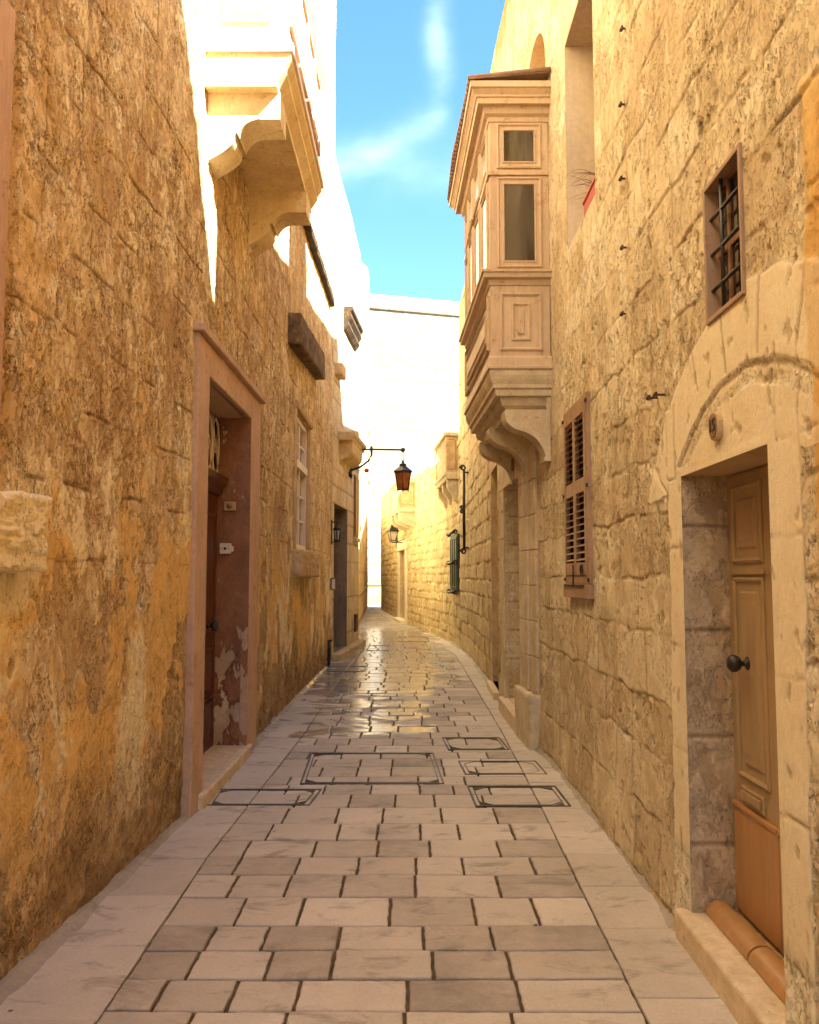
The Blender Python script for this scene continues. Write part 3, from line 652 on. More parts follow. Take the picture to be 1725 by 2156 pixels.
# carved capital high in the sun
m = MB(TL); m.prism_u([(0, 7.35), (.20, 7.35), (.20, 7.27), (.15, 7.22), (.17, 7.12), (.10, 7.02), (.12, 6.95), (.05, 6.85), (0, 6.8)], 17.6, 19.3); m.build('carved_cornice', M['soot'], left2, 0.01)
rough_block('projecting_stone', TL, 16.5, 17.0, -.02, .16, 5.6, 5.85, M['stone_warm'], left2, .02, 4, 8)
m = MB(TL); m.box(19.4, 19.85, 0, .03, .35, .75); 
for k in range(5): m.box(19.43, 19.82, .03, .04, .40 + k * .07, .43 + k * .07)
m.build('vent_grille', M['rust'], left2)

# ------------------------------------------------------------------ LEFT FAR HOUSE
left3 = thing('stone_house', 'tall sunlit pale house seen as a thin strip past the lantern corner', 'building', (-2.3, 42, 0))
def xC(U): return -1.40 - (U - 20.6) * 0.0335
def posC(U, W, h): return xC(U) + h, U, W
def TC(u, v, w): return (xC(u) + v, u, w)
def hfP(seed, big=0.45):
    def f(y, z):
        d, r1, r2 = blocks(y, z, seed, big, big + .12, .7, 1.5, 0.01)
        jn = ss(0.03, 0.01, d); h = -0.012 * jn + 0.010 * (r1 - .5) + 0.012 * fbm(y * 2, z * 2, 3, seed + 1)
        return h, (0 * y, jn, 0.35 + .4 * r1 + .3 * fbm(y * .5, z * .5, 3, seed + 2), 0 * y)
    return f
TOPC = lambda u: np.interp(u, [20.6, 24, 30, 40, 46], [9.6, 11.0, 13.0, 16.6, 18.3])
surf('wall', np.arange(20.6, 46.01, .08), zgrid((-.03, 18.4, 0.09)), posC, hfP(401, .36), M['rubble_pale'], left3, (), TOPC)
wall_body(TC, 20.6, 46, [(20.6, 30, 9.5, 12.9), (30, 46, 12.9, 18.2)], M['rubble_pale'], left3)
m = MB(TC)
for z in (9.2, 7.9, 6.6): m.box(43.5, 45.6, 0, .12, z, z + .14)
m.build_each('string_course', M['pale'], left3)

# ------------------------------------------------------------------ FAR BUILDING
far = thing('stone_tower_house', 'huge blank pale ashlar building closing the end of the street', 'building', (2, 54, 0))
fd = Vector((5.65, 1.6)).normalized()
def TF(u, v, w): return (-2.28 + fd.x * u + fd.y * v, 52 + fd.y * u - fd.x * v, w)
def posF(U, W, h): return -2.28 + fd.x * U + fd.y * h, 52 + fd.y * U - fd.x * h, W
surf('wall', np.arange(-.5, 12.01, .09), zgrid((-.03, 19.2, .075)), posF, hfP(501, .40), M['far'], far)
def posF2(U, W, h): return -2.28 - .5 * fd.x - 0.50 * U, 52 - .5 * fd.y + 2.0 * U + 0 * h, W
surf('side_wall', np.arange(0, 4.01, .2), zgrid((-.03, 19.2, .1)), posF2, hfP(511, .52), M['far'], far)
m = MB(TF); m.box(-.62, 12.1, -.3, .09, 18.40, 18.50); m.build('cornice', M['dark_stone'], far, .02)
m = MB(TF); m.box(-.56, 12.1, -.4, .07, 18.502, 19.35); m.box(-.56, 12.1, -9, -.402, 19.1, 19.25); m.build('parapet', M['far'], far, .03)
bench = thing('low_wall', 'low plastered wall standing at the foot of the far pale building', 'wall', (-2.2, 49.5, 0))
m = MB(); m.box(-3.4, -1.62, 49.6, 50.4, -.05, 1.15); m.build('wall', M['ashlar'], bench, .03)
m = MB(); m.box(-3.3, -1.60, 49.52, 50.45, 1.152, 1.25); m.build('coping', M['pale'], bench, .02)

# ------------------------------------------------------------------ RIGHT HOUSE
right = thing('townhouse', 'weathered limestone town house on the right with a timber box balcony and an ochre door', 'building', (1.25, 6, 0))
holesR = [(2.90, 3.85, 0.12, 2.06), (3.06, 3.42, 2.66, 3.20), (5.50, 6.50, 4.17, 5.86), (8.75, 10.20, 0.17, 2.66), (7.42, 8.30, 5.85, 6.80)]
def hfR(y, z):
    d, r1, r2 = blocks(y, z, 1021, 0.25, 0.36, 0.28, 0.75, 0.05)
    # smooth quoins and lintel round the near door, with a relieving arch over it
    ys = y + 0.02 * fbm(y * 5, z * 5, 3, 1001); zs = z + 0.02 * fbm(y * 5, z * 5, 3, 1002)
    rr = np.hypot(ys - 3.12, zs - 1.20); an = np.arctan2(ys - 3.12, zs - 1.20)
    jamb = ((ys > 2.66) & (ys < 4.06) & (zs < 2.40)) | ((rr < 1.16) & (zs > 2.0))
    arch = (rr >= 1.16) & (rr < 1.50) & (zs > 1.98) & (ys > 2.3)
    jz = np.abs(((zs + 0.1) % 0.46) - 0.23); dj = 0.23 - jz
    dl = np.where(zs > 2.06, np.minimum(np.abs(ys - 3.93), np.minimum(np.abs(ys - 2.83), np.abs(zs - 2.06) + np.where((ys < 3.93) & (ys > 2.83), 1, 0))), dj)
    dl = np.minimum(dl, np.minimum(np.abs(ys - 4.06), np.abs(ys - 2.66))); dl = np.minimum(dl, np.abs(rr - 1.17) + np.where(zs > 2.1, 0, 1))
    da = np.minimum(np.minimum(np.abs(rr - 1.16), np.abs(rr - 1.50)), np.abs(((an + 3) % 0.25) - 0.125) * rr)
    gap = (rr > 1.10) & (rr < 1.19) & (zs > 2.1); gap = gap | ((zs > 2.22) & (rr < 1.19) & (np.abs(ys - 3.62) < .22 + .1 * fbm(y * 3, z * 3, 3, 1031)) & (rr > 1.04))
    sm = np.where((jamb | arch) & ~gap, 1.0, 0.0)
    d = np.where(jamb, dl, np.where(arch, da, d))
    r1 = np.where(jamb, .8 + .1 * hash1(np.floor((zs + .33) / .46), 0, 3), np.where(arch, .62 + .2 * hash1(np.floor((an + 3 + .125) / .25), 1, 3), r1)); r2 = np.where(sm > 0, 0.1, r2)
    plas = ss(2.55, 3.7, z + 0.5 * fbm(y * 1.2, z * .8, 3, 1004)) * ss(4.4, 5.4, y + .3 * fbm(y, z, 3, 1005))       # rendered upper wall
    upn = ss(2.4, 3.0, z) * (1 - plas)
    bigp = fbm(y * 0.9, z * 0.9, 4, 1006)
    ero = np.clip(r2 * 2.4 - 1.35 + bigp * 1.3, 0, 1) * (1 - sm) * (1 - .85 * plas)
    pits = ss(-0.05, 0.35, fbm(y * 13, z * 13, 4, 1007, .65)); holes_ = ss(0.12, 0.30, fbm(y * 6, z * 5, 4, 1008, .6))
    jw = 0.004 + 0.004 * (1 - sm) + 0.002 * arch
    open_ = ss(-0.10, 0.10, fbm(y * 2.3, z * 2.3, 3, 1009))
    jn = ss(jw + .008, jw * .35, d) * (0.30 + 0.70 * np.maximum(open_, arch * 1.0)) * (1 - .55 * plas)
    h = 0.018 * fbm(y * .5, z * .5, 3, 1010) + 0.006 * (r1 - .5) * (1 - sm) * (1 - plas) - 0.0065 * jn * (1 - 0.2 * sm)
    h = h - ero * (0.007 * pits + 0.010 * holes_) + 0.0018 * fbm(y * 11, z * 11, 4, 1011) + 0.0008 * fbm(y * 45, z * 45, 2, 1012)
    lumps = fbm(y * 4.5, z * 4.5, 4, 1013, .6); h = h + 0.002 * lumps * (1 - sm) * (1 - .6 * plas) + 0.004 * sm
    pk = ss(.33, .42, fbm(y * 12, z * 9, 3, 1014)); h = h - 0.007 * pk * (1 - .4 * sm)
    # raised broken course of rubble up by the lit patch
    rag = ss(0.16, .02, np.abs(y - 4.32 - .10 * fbm(z * 2, z * 0 + 3, 3, 1015))) * ss(1.8, 2.2, z) * ss(3.6, 3.2, z); h = h + rag * (.022 * fbm(y * 8, z * 7, 3, 1016) - 0.006)
    base = ss(0.45, 0.05, z + .2 * fbm(y * 2, z, 3, 1017)); h = h + 0.02 * base + .01 * base * fbm(y * 8, z * 8, 3, 1018)
    orange = ss(2.70, 2.66, y + .12 + .06 * fbm(y * 4, z * 2.2, 4, 1019)) * ss(1.22, 1.30, z + .25 * fbm(y * 6, z * 3, 3, 1020)) * ss(3.15, 3.05, z + .3 * fbm(y * 5, z * 2, 3, 1022))
    h = h + .006 * orange
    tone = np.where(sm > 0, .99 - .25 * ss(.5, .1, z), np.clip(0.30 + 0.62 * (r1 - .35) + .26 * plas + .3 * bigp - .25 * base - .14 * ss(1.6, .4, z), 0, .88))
    eave = ss(-.55, -.12, z - (8.5 + .125 * (y - 8.4)) + .35 * fbm(y * 3.5, z * .8, 4, 1040)) * (y > 6) + .7 * ss(.12, .3, fbm(y * 4, z * .7, 4, 1041)) * ss(6.6, 7.4, z)
    jn = np.clip(jn + eave, 0, 1.2)
    loss = np.clip(.8 * eave + ero * (.25 + .6 * pits) + .5 * ero * holes_ + .5 * pk + .35 * base, 0, 1)
    return h, (loss * (1 - orange), np.clip(jn * .75 + .5 * pk, 0, 1) * (1 - .8 * orange), tone, orange)
RTOP = lambda u: np.interp(u, [2, 3.5, 3.501, 4.7, 4.701, 8.4, 11.0], [9.0, 9.0, 6.85, 6.85, 8.0, 8.5, 8.80])
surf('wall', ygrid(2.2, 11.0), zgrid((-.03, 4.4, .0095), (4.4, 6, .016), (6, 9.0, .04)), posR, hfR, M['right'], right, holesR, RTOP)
m = MB(TR); m.box(-6, 2.2, -.3, -.0, -.1, 9.0); m.build('rear_wall', M['right'], right)
wall_body(TR, -6, 11, [(-6, 3.5, 9.0, 9.0), (3.502, 4.7, 6.85, 6.85), (4.702, 11, 8.02, 8.82)], M['right'], right, 9, 'side_walls', .55)
m = MB(TR); m.box(8.35, 9.55, -1.4, -.35, 8.3, 10.6); m.box(8.3, 9.6, -1.45, -.3, 10.602, 10.75); m.build('chimney', M['right'], right)
m = MB(TR); m.prism_u([(-.3, 8.62), (.06, 8.62), (.09, 8.68), (.09, 8.80), (-.3, 8.80)], 9.0, 11.0)
# near door -----------------------------------------------------------------
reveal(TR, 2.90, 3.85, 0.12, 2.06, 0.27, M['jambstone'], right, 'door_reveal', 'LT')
def hfJ2(v, z):
    jz = 0.235 - np.abs(((z + .05) % .47) - .235); jn = ss(.014, .004, jz)
    pe = ss(0.02, 0.06, fbm(v * 9, z * 5, 4, 1301, .6) - .05)
    h = -0.006 * jn + .004 * fbm(v * 12, z * 12, 4, 1302) - .005 * pe - .004 * ss(.3, .4, fbm(v * 16, z * 16, 3, 1303))
    return h, (pe * .7, jn * .8, .45 + .6 * fbm(v * 2, z * 2, 3, 1304), 0 * v)
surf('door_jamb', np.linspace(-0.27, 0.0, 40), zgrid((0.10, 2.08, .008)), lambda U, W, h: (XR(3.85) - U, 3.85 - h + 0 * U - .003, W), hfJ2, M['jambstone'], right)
V = -0.215
m = MB(TR); m.box(2.90, 3.85, V - .045, V - .002, .13, 2.06); m.build('door_frame', M['wood_ochre'], right)
for a, b, near in ((2.92, 3.372, True), (3.378, 3.84, False)):
    m = MB(TR); m.box(a, b, V, V + .012, .155, 2.05)
    dr = m.build('door', M['wood_ochre'], right, .003)
    m = MB(TR); f = V + .012
    m.panel(a + .07, b - .07, 1.66, 2.00, [(0, f), (0, f + .006), (.010, f + .014), (.022, f + .006), (.022, f - .006), (.055, f - .006), (.07, f + .010)])
    m.panel(a + .07, b - .07, .74, 1.60, [(0, f), (0, f + .006), (.010, f + .014), (.022, f + .006), (.022, f - .006), (.055, f - .006), (.07, f + .010)])
    m.panel(a + .14, b - .14, 1.755, 1.905, [(0, f), (0.004, f + .012), (.02, f + .014)]); m.panel(a + .14, b - .14, .835, 1.505, [(0, f), (0.004, f + .012), (.02, f + .014)])
    m.box(a + .05, b - .05, f, f + .016, 1.612, 1.636)
    m.build('door_panel', M['wood_ochre'], dr)
    m = MB(TR); m.box(a, b, f, f + .010, .155, .60); m.box(a, b, f, f + .018, .60, .62); m.build('kick_panel', M['wood_ochre2'], dr, .003)
    m = MB(TR); kx = b - .03 if near else a + .20
    if not near:
        m.lathe([(0, 0), (.032, 0), (.036, .008), (.026, .018), (.011, .024), (.011, .040), (.026, .048), (.036, .064), (.036, .082), (.022, .096), (0, .10)], (3.62, f, 1.235), 22, 'v')
        m.build('knob', M['iron'], dr)
        m = MB(TR); m.panel(3.50, 3.74, .635, .705, [(0, f), (0, f + .010), (.008, f + .014), (.014, f + .010)]); m.box(3.52, 3.72, f + .011, f + .022, .652, .688); m.build('letter_flap', M['wood_ochre'], dr, .002)
rough_block('doorstep', TR, 2.80, 3.92, -.30, .06, -.06, .127, M['step'], right, .006, 44, 40, .010, 12)
m = MB(TR)
prof = [(-.20, .127)] + [(-.115 + .06 * math.cos(t), .130 + .055 * math.sin(t)) for t in np.linspace(0, math.pi, 30)]
m.prism_u(prof, 2.90, 3.36); m.prism_u(prof, 3.375, 3.84); m.build_each('threshold_roll', M['wood_ochre2'], right)
# barred window ------------------------------------------------------------
m = MB(TR); 
for q in ((3.04, 3.06, 2.64, 3.22), (3.42, 3.44, 2.64, 3.22), (3.06, 3.42, 3.20, 3.22), (3.06, 3.42, 2.64, 2.66)): m.box(q[0], q[1], -.06, .012, q[2], q[3])
gw = m.build('window', M['wood_shutter'], right, .003)
m = MB(TR); m.box(3.04, 3.44, -.07, -.050, 2.64, 3.22); m.build('pane', M['glass'], gw)
m = MB(TR); m.tube([(3.30, -.015, 2.64), (3.30, -.015, 3.22)], .008); 
for z in (2.78, 2.93, 3.08): m.tube([(3.05, -.015, z), (3.43, -.015, z)], .008)
m.build('window_bars', M['iron'], gw)
m = MB(TR); m.box(3.06, 3.285, -.049, -.040, 2.92, 2.95); m.box(3.315, 3.42, -.049, -.040, 2.92, 2.95); m.box(3.288, 3.312, -.049, -.040, 2.66, 3.2); m.build('window_frame', M['wood_brown'], gw)
# louvred shutters -----------------------------------------------------------
SU0, SU1, SW0, SW1 = 5.76, 6.62, 1.55, 2.88
m = MB(TR)
for a, b, c, d in ((SU0, SU0 + .045, SW0, SW1), (SU1 - .045, SU1, SW0, SW1), (SU0 + .045, SU1 - .045, SW1 - .05, SW1), (SU0 + .045, SU1 - .045, SW0, SW0 + .06)): m.box(a, b, -.03, .032, c, d)
m.box(SU0 - .02, SU1 + .02, -.02, .045, SW0 - .10, SW0 - .002)
sh0 = m.build('window_shutters', M['wood_shutter'], right, .004)
for a, b in ((SU0 + .048, 6.185), (6.195, SU1 - .048)):
    m = MB(TR); st = .036; z0, z1 = SW0 + .062, SW1 - .052; zm = (z0 + z1) / 2 + .03
    m.box(a, a + st, 0, .040, z0, z1); m.box(b - st, b, 0, .040, z0, z1)
    for c, d in ((z0, z0 + .09), (zm - .05, zm + .05), (z1 - .07, z1)): m.box(a + st, b - st, 0, .038, c, d)
    leaf = m.build('shutter_leaf', M['wood_shutter'], sh0, .003)
    m = MB(TR)
    for c, d in ((z0 + .09, zm - .05), (zm + .05, z1 - .07)):
        for k in range(10):
            z = c + (d - c) * (k + .5) / 10; p = (d - c) / 10
            m.add([(u, v, w) for u in (a + st - .003, b - st + .003) for v, w in ((.004, z + p * .14), (.007, z + p * .22), (.042, z - p * .16), (.039, z - p * .24))],
                  [(0, 1, 2, 3), (7, 6, 5, 4), (0, 4, 5, 1), (1, 5, 6, 2), (2, 6, 7, 3), (3, 7, 4, 0)])
    m.build('slat', M['wood_shutter'], sh0)
m = MB(TR); m.box(SU0 + .05, SU1 - .05, .001, .004, SW0 + .06, SW1 - .05); m.build('shadow_board', M['slat_shade'], sh0)  # dark sheet on the solid wall, painted shade for the slat gaps
m = MB(TR)
for z in (SW0 + .03, SW0 + .68, SW1 - .06):
    m.box(SU0 - .015, SU0 + .015, .03, .042, z - .012, z + .012); m.box(SU1 - .015, SU1 + .015, .03, .042, z - .012, z + .012)
m.build_each('hinge', M['rust'], sh0); m = MB(TR)
m.tube([(SU0 + .18 + .035 * math.cos(t), .045, SW0 + .10 + .035 * math.sin(t)) for t in np.linspace(0, 6.283, 14, endpoint=False)], .006, 6, True)
m.tube([(6.19, .055, SW0 - .02), (6.19, .055, SW0 + .14)], .007); m.tube([(SU0 + .08, .05, SW0 - .01), (SU1 - .06, .05, SW0 - .01)], .007)
m.build_each('latch', M['rust'], sh0)
# tall opening, arched opening ------------------------------------------------
reveal(TR, 5.50, 6.50, 4.17, 5.86, .50, M['reveal'], right, 'window_reveal')
m = MB(TR); m.box(5.5, 6.5, -.54, -.50, 4.17, 5.86); tw = m.build('window', M['glass'], right)
m = MB(TR)
for u in (5.5, 5.97, 6.43): m.box(u, u + .06, -.50, -.46, 4.17, 5.86)
for w in (4.17, 5.3, 5.80): m.box(5.5, 6.5, -.50, -.465, w, w + .06)
m.build('window_frame', M['wood_tan'], tw)
m = MB(TR); n = 16; c0, rr_ = 7.86, .44
# spandrels of the arch, flush with the wall
for sgn in (-1, 1):
    pts = [(c0 + sgn * .46, 6.82)] + [(c0 + sgn * .44 * math.cos(t), 6.36 + .44 * math.sin(t)) for t in np.linspace(0, math.pi / 2, n)] + [(c0, 6.82)]
    k = len(pts); m.add([(u, -.25, w) for u, w in pts] + [(u, .004, w) for u, w in pts], [tuple(range(k)), tuple(range(2 * k - 1, k - 1, -1))] + [(i, i + k, (i + 1) % k + k, (i + 1) % k) for i in range(k)])
m.build('arch', M['white_stone'], right)
reveal(TR, 7.42, 8.30, 5.85, 6.80, .40, M['white_stone'], right, 'niche_reveal'); m = MB(TR); m.box(7.4, 8.32, -.45, -.40, 5.8, 6.84); m.build('niche_back', M['stone_warm'], right)
# middle doorway under the balcony ---------------------------------------------
MD0, MD1, MDT = 8.75, 10.20, 2.66
reveal(TR, MD0, MD1, .17, MDT, .42, M['pale'], right, 'door_reveal', 'LT')
def hfJ3(v, z):
    jz = 0.17 - np.abs(((z + .05) % .34) - .17); jn = ss(.012, .004, jz)
    return -0.006 * jn + .003 * fbm(v * 8, z * 8, 3, 1402), (.5 * ss(.7, .3, z), jn * .8, .55 + .5 * fbm(v * 2, z * 1.5, 3, 1404) - .3 * ss(.8, .3, z), 0 * v)
surf('door_jamb', np.linspace(-0.42, 0.02, 26), zgrid((0.15, 2.67, .02)), lambda U, W, h: (XR(MD1) - U, MD1 - h + 0 * U - .003, W), hfJ3, M['right'], right)
m = MB(TR); m.box(MD0, MD1, -.46, -.40, .17, MDT); dm = m.build('door', M['wood_brown'], right)
m = MB(TR)
for k in range(2):
    for z0, z1 in ((.3, 1.0), (1.12, 2.4)): m.panel(MD0 + .08 + k * .68, MD0 + .62 + k * .68, z0, z1, [(0, -.40), (0, -.38), (.04, -.38), (.07, -.395)])
m.build('door_panel', M['wood_brown'], dm)
m = MB(TR)
def stacked(m, u0, u1, v0, v1, z0, z1, hh, g=.004):
    z = z0
    while z < z1 - .02:
        e = min(z + hh, z1); m.box(u0, u1, v0, v1, z + g / 2, e - g / 2); z = e
stacked(m, 8.32, MD0, -.03, .050, .50, MDT, .34); stacked(m, MD1, 10.62, -.03, .040, .02, MDT, .34)
m.box(8.32, 10.62, -.03, .045, MDT + .002, 3.04)
m.build('door_surround', M['pale'], right, .008, 2)
m = MB(TR); stacked(m, 8.02, 8.318, -.03, .025, .50, MDT + .3, .34); m.build('pilaster', M['pale'], right, .010, 2)
rough_block('pilaster_base', TR, 7.98, 8.80, -.02, .105, -.03, .50, M['pale'], right, .012, 31, 14, .02)
m = MB(TR); m.box(8.80, 10.35, -.42, .10, -.05, .165); m.build('doorstep', M['step'], right, .015, 3)

# timber box balcony -----------------------------------------------------------
BX = 0.53; G0, G1 = 7.35, 9.45
m = MB(TR); m.box(G0, G1, 0.0, BX, 3.46, 5.72); bal = m.build('balcony', M['wood_tan'], right, .004)
XS = float(XR(G0))
TS = lambda u, v, w: (XS - u, G0 - v, w)                 # near side face: u out from wall, v toward the camera
ring = [(0, 0), (0, .016), (.012, .022), (.020, .012), (.024, .006), (.048, .006), (.052, .016), (.062, .016), (.068, .002)]
m = MB(TS)
m.panel(.065, .465, 5.265, 5.68, ring, False); m.panel(.065, .465, 4.35, 5.18, ring, False); m.build_each('window_frame', M['wood_tan'], bal)
m = MB(TS); m.box(0, BX + .012, 0, .020, 5.20, 5.245); m.build('glazing_rail', M['wood_tan'], bal, .004)
m = MB(TS); m.box(.13, .40, .001, .004, 5.33, 5.615); m.box(.13, .40, .001, .004, 4.415, 5.115); m.build_each('pane', M['glass'], bal)
r2 = [(0, 0), (0, .014), (.014, .018), (.022, .010), (.03, .004)]
m = MB(TS); m.panel(.075, .445, 3.60, 4.12, r2, False)
m.panel(.175, .345, 3.69, 4.03, [(0, 0), (0, .014), (.014, .018), (.022, .010), (.032, .002), (.055, .002), (.060, .012), (.066, .012)])
m.build('side_panel', M['wood_tan'], bal)
FC = BX
m = MB(TR); g = MB(TR); pn = MB(TR)
ncol = 4; wd = (G1 - G0 - .10) / ncol
for k in range(ncol):
    a = G0 + .05 + k * wd; b = a + wd
    rf = [(d, FC + h) for d, h in ring]
    m.panel(a + .03, b - .03, 5.265, 5.68, rf, False); m.panel(a + .03, b - .03, 4.35, 5.18, rf, False)
    g.box(a + .095, b - .095, FC + .001, FC + .004, 5.33, 5.615); g.box(a + .095, b - .095, FC + .001, FC + .004, 4.415, 5.115)
gr_ = MB(TR); gr_.box(G0 - .01, G1 + .01, FC, FC + .020, 5.20, 5.245); gr_.build('glazing_rail', M['wood_tan'], bal, .004)
pn.panel(G0 + .08, G1 - .08, 3.62, 4.12, [(d, FC + h * 1.5) for d, h in r2], False)
pn.panel(G0 + .20, G1 - .20, 3.72, 4.02, [(0, FC), (0, FC + .018), (.02, FC + .024), (.032, FC + .010), (.045, FC + .002), (.075, FC + .002), (.08, FC + .016)])
m.build_each('window_frame', M['wood_tan'], bal); g.build_each('pane', M['glass_pale'], bal); pn.build('front_panel', M['wood_tan'], bal)
def ring_mould(prof, mat, name, parent, T=TR, bev=.002, ga=G0, gb=G1, bx=BX):
    """moulding that runs round near side, front and far side; prof of (overhang, w), outer face going up, closed to the core"""
    m = MB(T); n = len(prof)
    st = [(ga, 0, -1, 0), (ga, bx, -1, 1), (gb, bx, 1, 1), (gb, 0, 1, 0)]
    vs = []
    for (u, v, du, dv) in st:
        for o, w in prof: vs.append((u + du * o, (v + dv * o) if dv else -.01, w))
    fs = []
    for k in range(3):
        for i in range(n - 1): fs.append((k * n + i, k * n + i + 1, (k + 1) * n + i + 1, (k + 1) * n + i))
    fs.append((0, n, 2 * n, 3 * n)); fs.append((n - 1, 2 * n - 1, 3 * n - 1, 4 * n - 1))
    m.add(vs, fs); return m.build(name, mat, parent, bev)
ring_mould([(0, 5.70), (.010, 5.70), (.014, 5.74), (.045, 5.76), (.055, 5.80), (.060, 5.815), (.110, 5.815), (.115, 5.865), (.128, 5.868), (.132, 5.885), (.165, 5.925), (.180, 5.930), (.182, 5.985), (0, 5.99)], M['wood_tan'], 'cornice', bal)
ring_mould([(0, 4.185), (.012, 4.19), (.022, 4.235), (.062, 4.245), (.066, 4.285), (.080, 4.288), (.082, 4.312), (0, 4.316)], M['wood_tan'], 'rail', bal)
ring_mould([(0, 3.43), (.030, 3.43), (.032, 3.455), (.022, 3.46), (.018, 3.53), (.010, 3.545), (0, 3.55)], M['wood_tan'], 'base_board', bal)
# roof sheet with rolled edges
m = MB(TR); m.add([(G0 - .17, -.0, 6.07), (G1 + .17, 0, 6.07), (G1 + .19, BX + .19, 5.992), (G0 - .19, BX + .19, 5.992), (G0 - .17, -.0, 6.095), (G1 + .17, 0, 6.095), (G1 + .19, BX + .20, 6.02), (G0 - .19, BX + .20, 6.02)],
      [(0, 1, 2, 3), (7, 6, 5, 4), (0, 4, 5, 1), (1, 5, 6, 2), (2, 6, 7, 3), (3, 7, 4, 0)])
k = G0 - .17
while k < G1 + .17:
    m.tube([(k, BX + .205, 6.015), (k, -.0, 6.095)], .022, 6); k += .085
m.build('roof', M['roof_lead'], bal)
# carved stone base in stepped mouldings and three corbels
ring_mould([(-.20, 3.05), (-.16, 3.05), (-.155, 3.10), (-.11, 3.13), (-.095, 3.17), (-.09, 3.20), (-.045, 3.205), (-.04, 3.26), (-.02, 3.27), (-.018, 3.30), (-.0, 3.34), (.012, 3.38), (.014, 3.428), (-.2, 3.43)], M['pale'], 'stone_base', bal)
profR = [(0, 3.08), (.40, 3.08), (.41, 3.05)] + s_curve([(.41, 3.05), (.385, 2.965), (.31, 2.905), (.22, 2.875), (.13, 2.82), (.075, 2.74), (.045, 2.66)]) + [(0.06, 2.655), (.055, 2.62), (0, 2.62)]
for cy in (7.40, 8.30, 9.18):
    m = MB(TR); m.prism_u(profR, cy, cy + .20); m.build('corbel', M['pale'], bal, .006)
m = MB(TR); m.box(7.42, 9.36, -.02, .03, 2.9, 3.2); m.build('corbel_table', M['pale'], bal, .004)

# ------------------------------------------------------------------ RIGHT SECOND HOUSE
right2 = thing('stone_house', 'rough golden rubble stone house past the timber balcony with a narrow recessed door', 'building', (1.2, 15, 0))
holesR2 = [(11.25, 12.35, .10, 3.12)]
def hfR2(y, z):
    d, r1, r2 = blocks(y, z, 2021, .26, .36, .25, .7, .05)
    bigp = fbm(y * .8, z * .8, 4, 2022); ero = np.clip(r2 * 1.4 - .3 + bigp, 0, 1); pits = ss(0, .35, fbm(y * 7, z * 5, 4, 2023, .65))
    jn = ss(.030, .008, d) * (.4 + .6 * ss(-.1, .1, fbm(y * 2, z * 2, 3, 2024)))
    h = .02 * fbm(y * .5, z * .5, 3, 2025) + .022 * (r1 - .5) - .018 * jn - .022 * ero * pits + .012 * fbm(y * 5, z * 4, 4, 2026)
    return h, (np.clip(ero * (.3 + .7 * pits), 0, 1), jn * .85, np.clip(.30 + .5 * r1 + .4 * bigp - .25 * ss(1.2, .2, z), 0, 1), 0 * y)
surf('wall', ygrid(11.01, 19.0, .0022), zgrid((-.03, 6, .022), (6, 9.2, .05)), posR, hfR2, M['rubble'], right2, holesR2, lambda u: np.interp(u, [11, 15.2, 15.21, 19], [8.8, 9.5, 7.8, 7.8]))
wall_body(TR, 11, 19, [(11.002, 15.2, 8.8, 9.5), (15.202, 19, 7.8, 7.8)], M['rubble'], right2, 8, 'side_walls', .4)
reveal(TR, 11.25, 12.35, .10, 3.12, .30, M['stone_warm'], right2, 'door_reveal')
m = MB(TR); m.box(11.25, 12.35, -.34, -.28, .10, 1.42); m.build('door', M['wood_brown'], right2)
m = MB(TR); m.box(11.25, 12.35, -.30, -.20, 1.42, 1.52); m.box(11.55, 11.62, -.30, -.10, 1.52, 3.12); m.box(11.25, 12.35, -.34, -.30, 1.52, 3.12); m.build('boarded_window', M['wood_brown'], right2)
m = MB(TR); m.box(11.15, 12.45, -.3, .08, -.05, .10); m.build('doorstep', M['step'], right2, .015)

# ------------------------------------------------------------------ LOW WALL HOUSE on the bend
low = thing('stone_house', 'low golden rubble house on the bend carrying two carved stone balconies', 'building', (0, 29, 0))
def hfR3(y, z):
    d, r1, r2 = blocks(y, z, 3021, .19, .30, .22, .60, .08)
    bigp = fbm(y * .5, z * .8, 4, 3022); ero = np.clip(r2 * 1.4 - .4 + bigp, 0, 1); pits = ss(0, .35, fbm(y * 4, z * 4, 4, 3023, .65))
    jn = ss(.030, .010, d) * (.45 + .55 * ss(-.1, .1, fbm(y * 1.5, z * 1.5, 3, 3031)))
    h = .03 * fbm(y * .4, z * .5, 3, 3025) + .026 * (r1 - .5) - .018 * jn - .03 * ero * pits + .016 * fbm(y * 3, z * 3, 4, 3026)
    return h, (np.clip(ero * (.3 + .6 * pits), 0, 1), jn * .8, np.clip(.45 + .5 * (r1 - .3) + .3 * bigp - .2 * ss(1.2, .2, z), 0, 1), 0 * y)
TOP3 = lambda u: np.interp(u, [19, 21, 24, 28, 33, 41, 50], [4.9, 4.85, 4.75, 4.9, 5.1, 5.6, 5.7]) + .05 * np.sin(u * 3.1) + .03 * np.sin(u * 7.7)
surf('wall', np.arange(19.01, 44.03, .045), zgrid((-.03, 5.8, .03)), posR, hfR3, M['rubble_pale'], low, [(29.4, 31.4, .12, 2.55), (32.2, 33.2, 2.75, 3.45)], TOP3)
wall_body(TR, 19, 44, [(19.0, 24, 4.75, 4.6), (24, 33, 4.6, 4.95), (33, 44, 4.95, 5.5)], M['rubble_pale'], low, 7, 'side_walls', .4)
reveal(TR, 29.4, 31.4, .12, 2.55, .3, M['pale'], low, 'door_reveal')
m = MB(TR); m.box(29.4, 31.4, -.14, -.10, .12, 2.55); dlo = m.build('door', M['stone_warm'], low)
m = MB(TR)
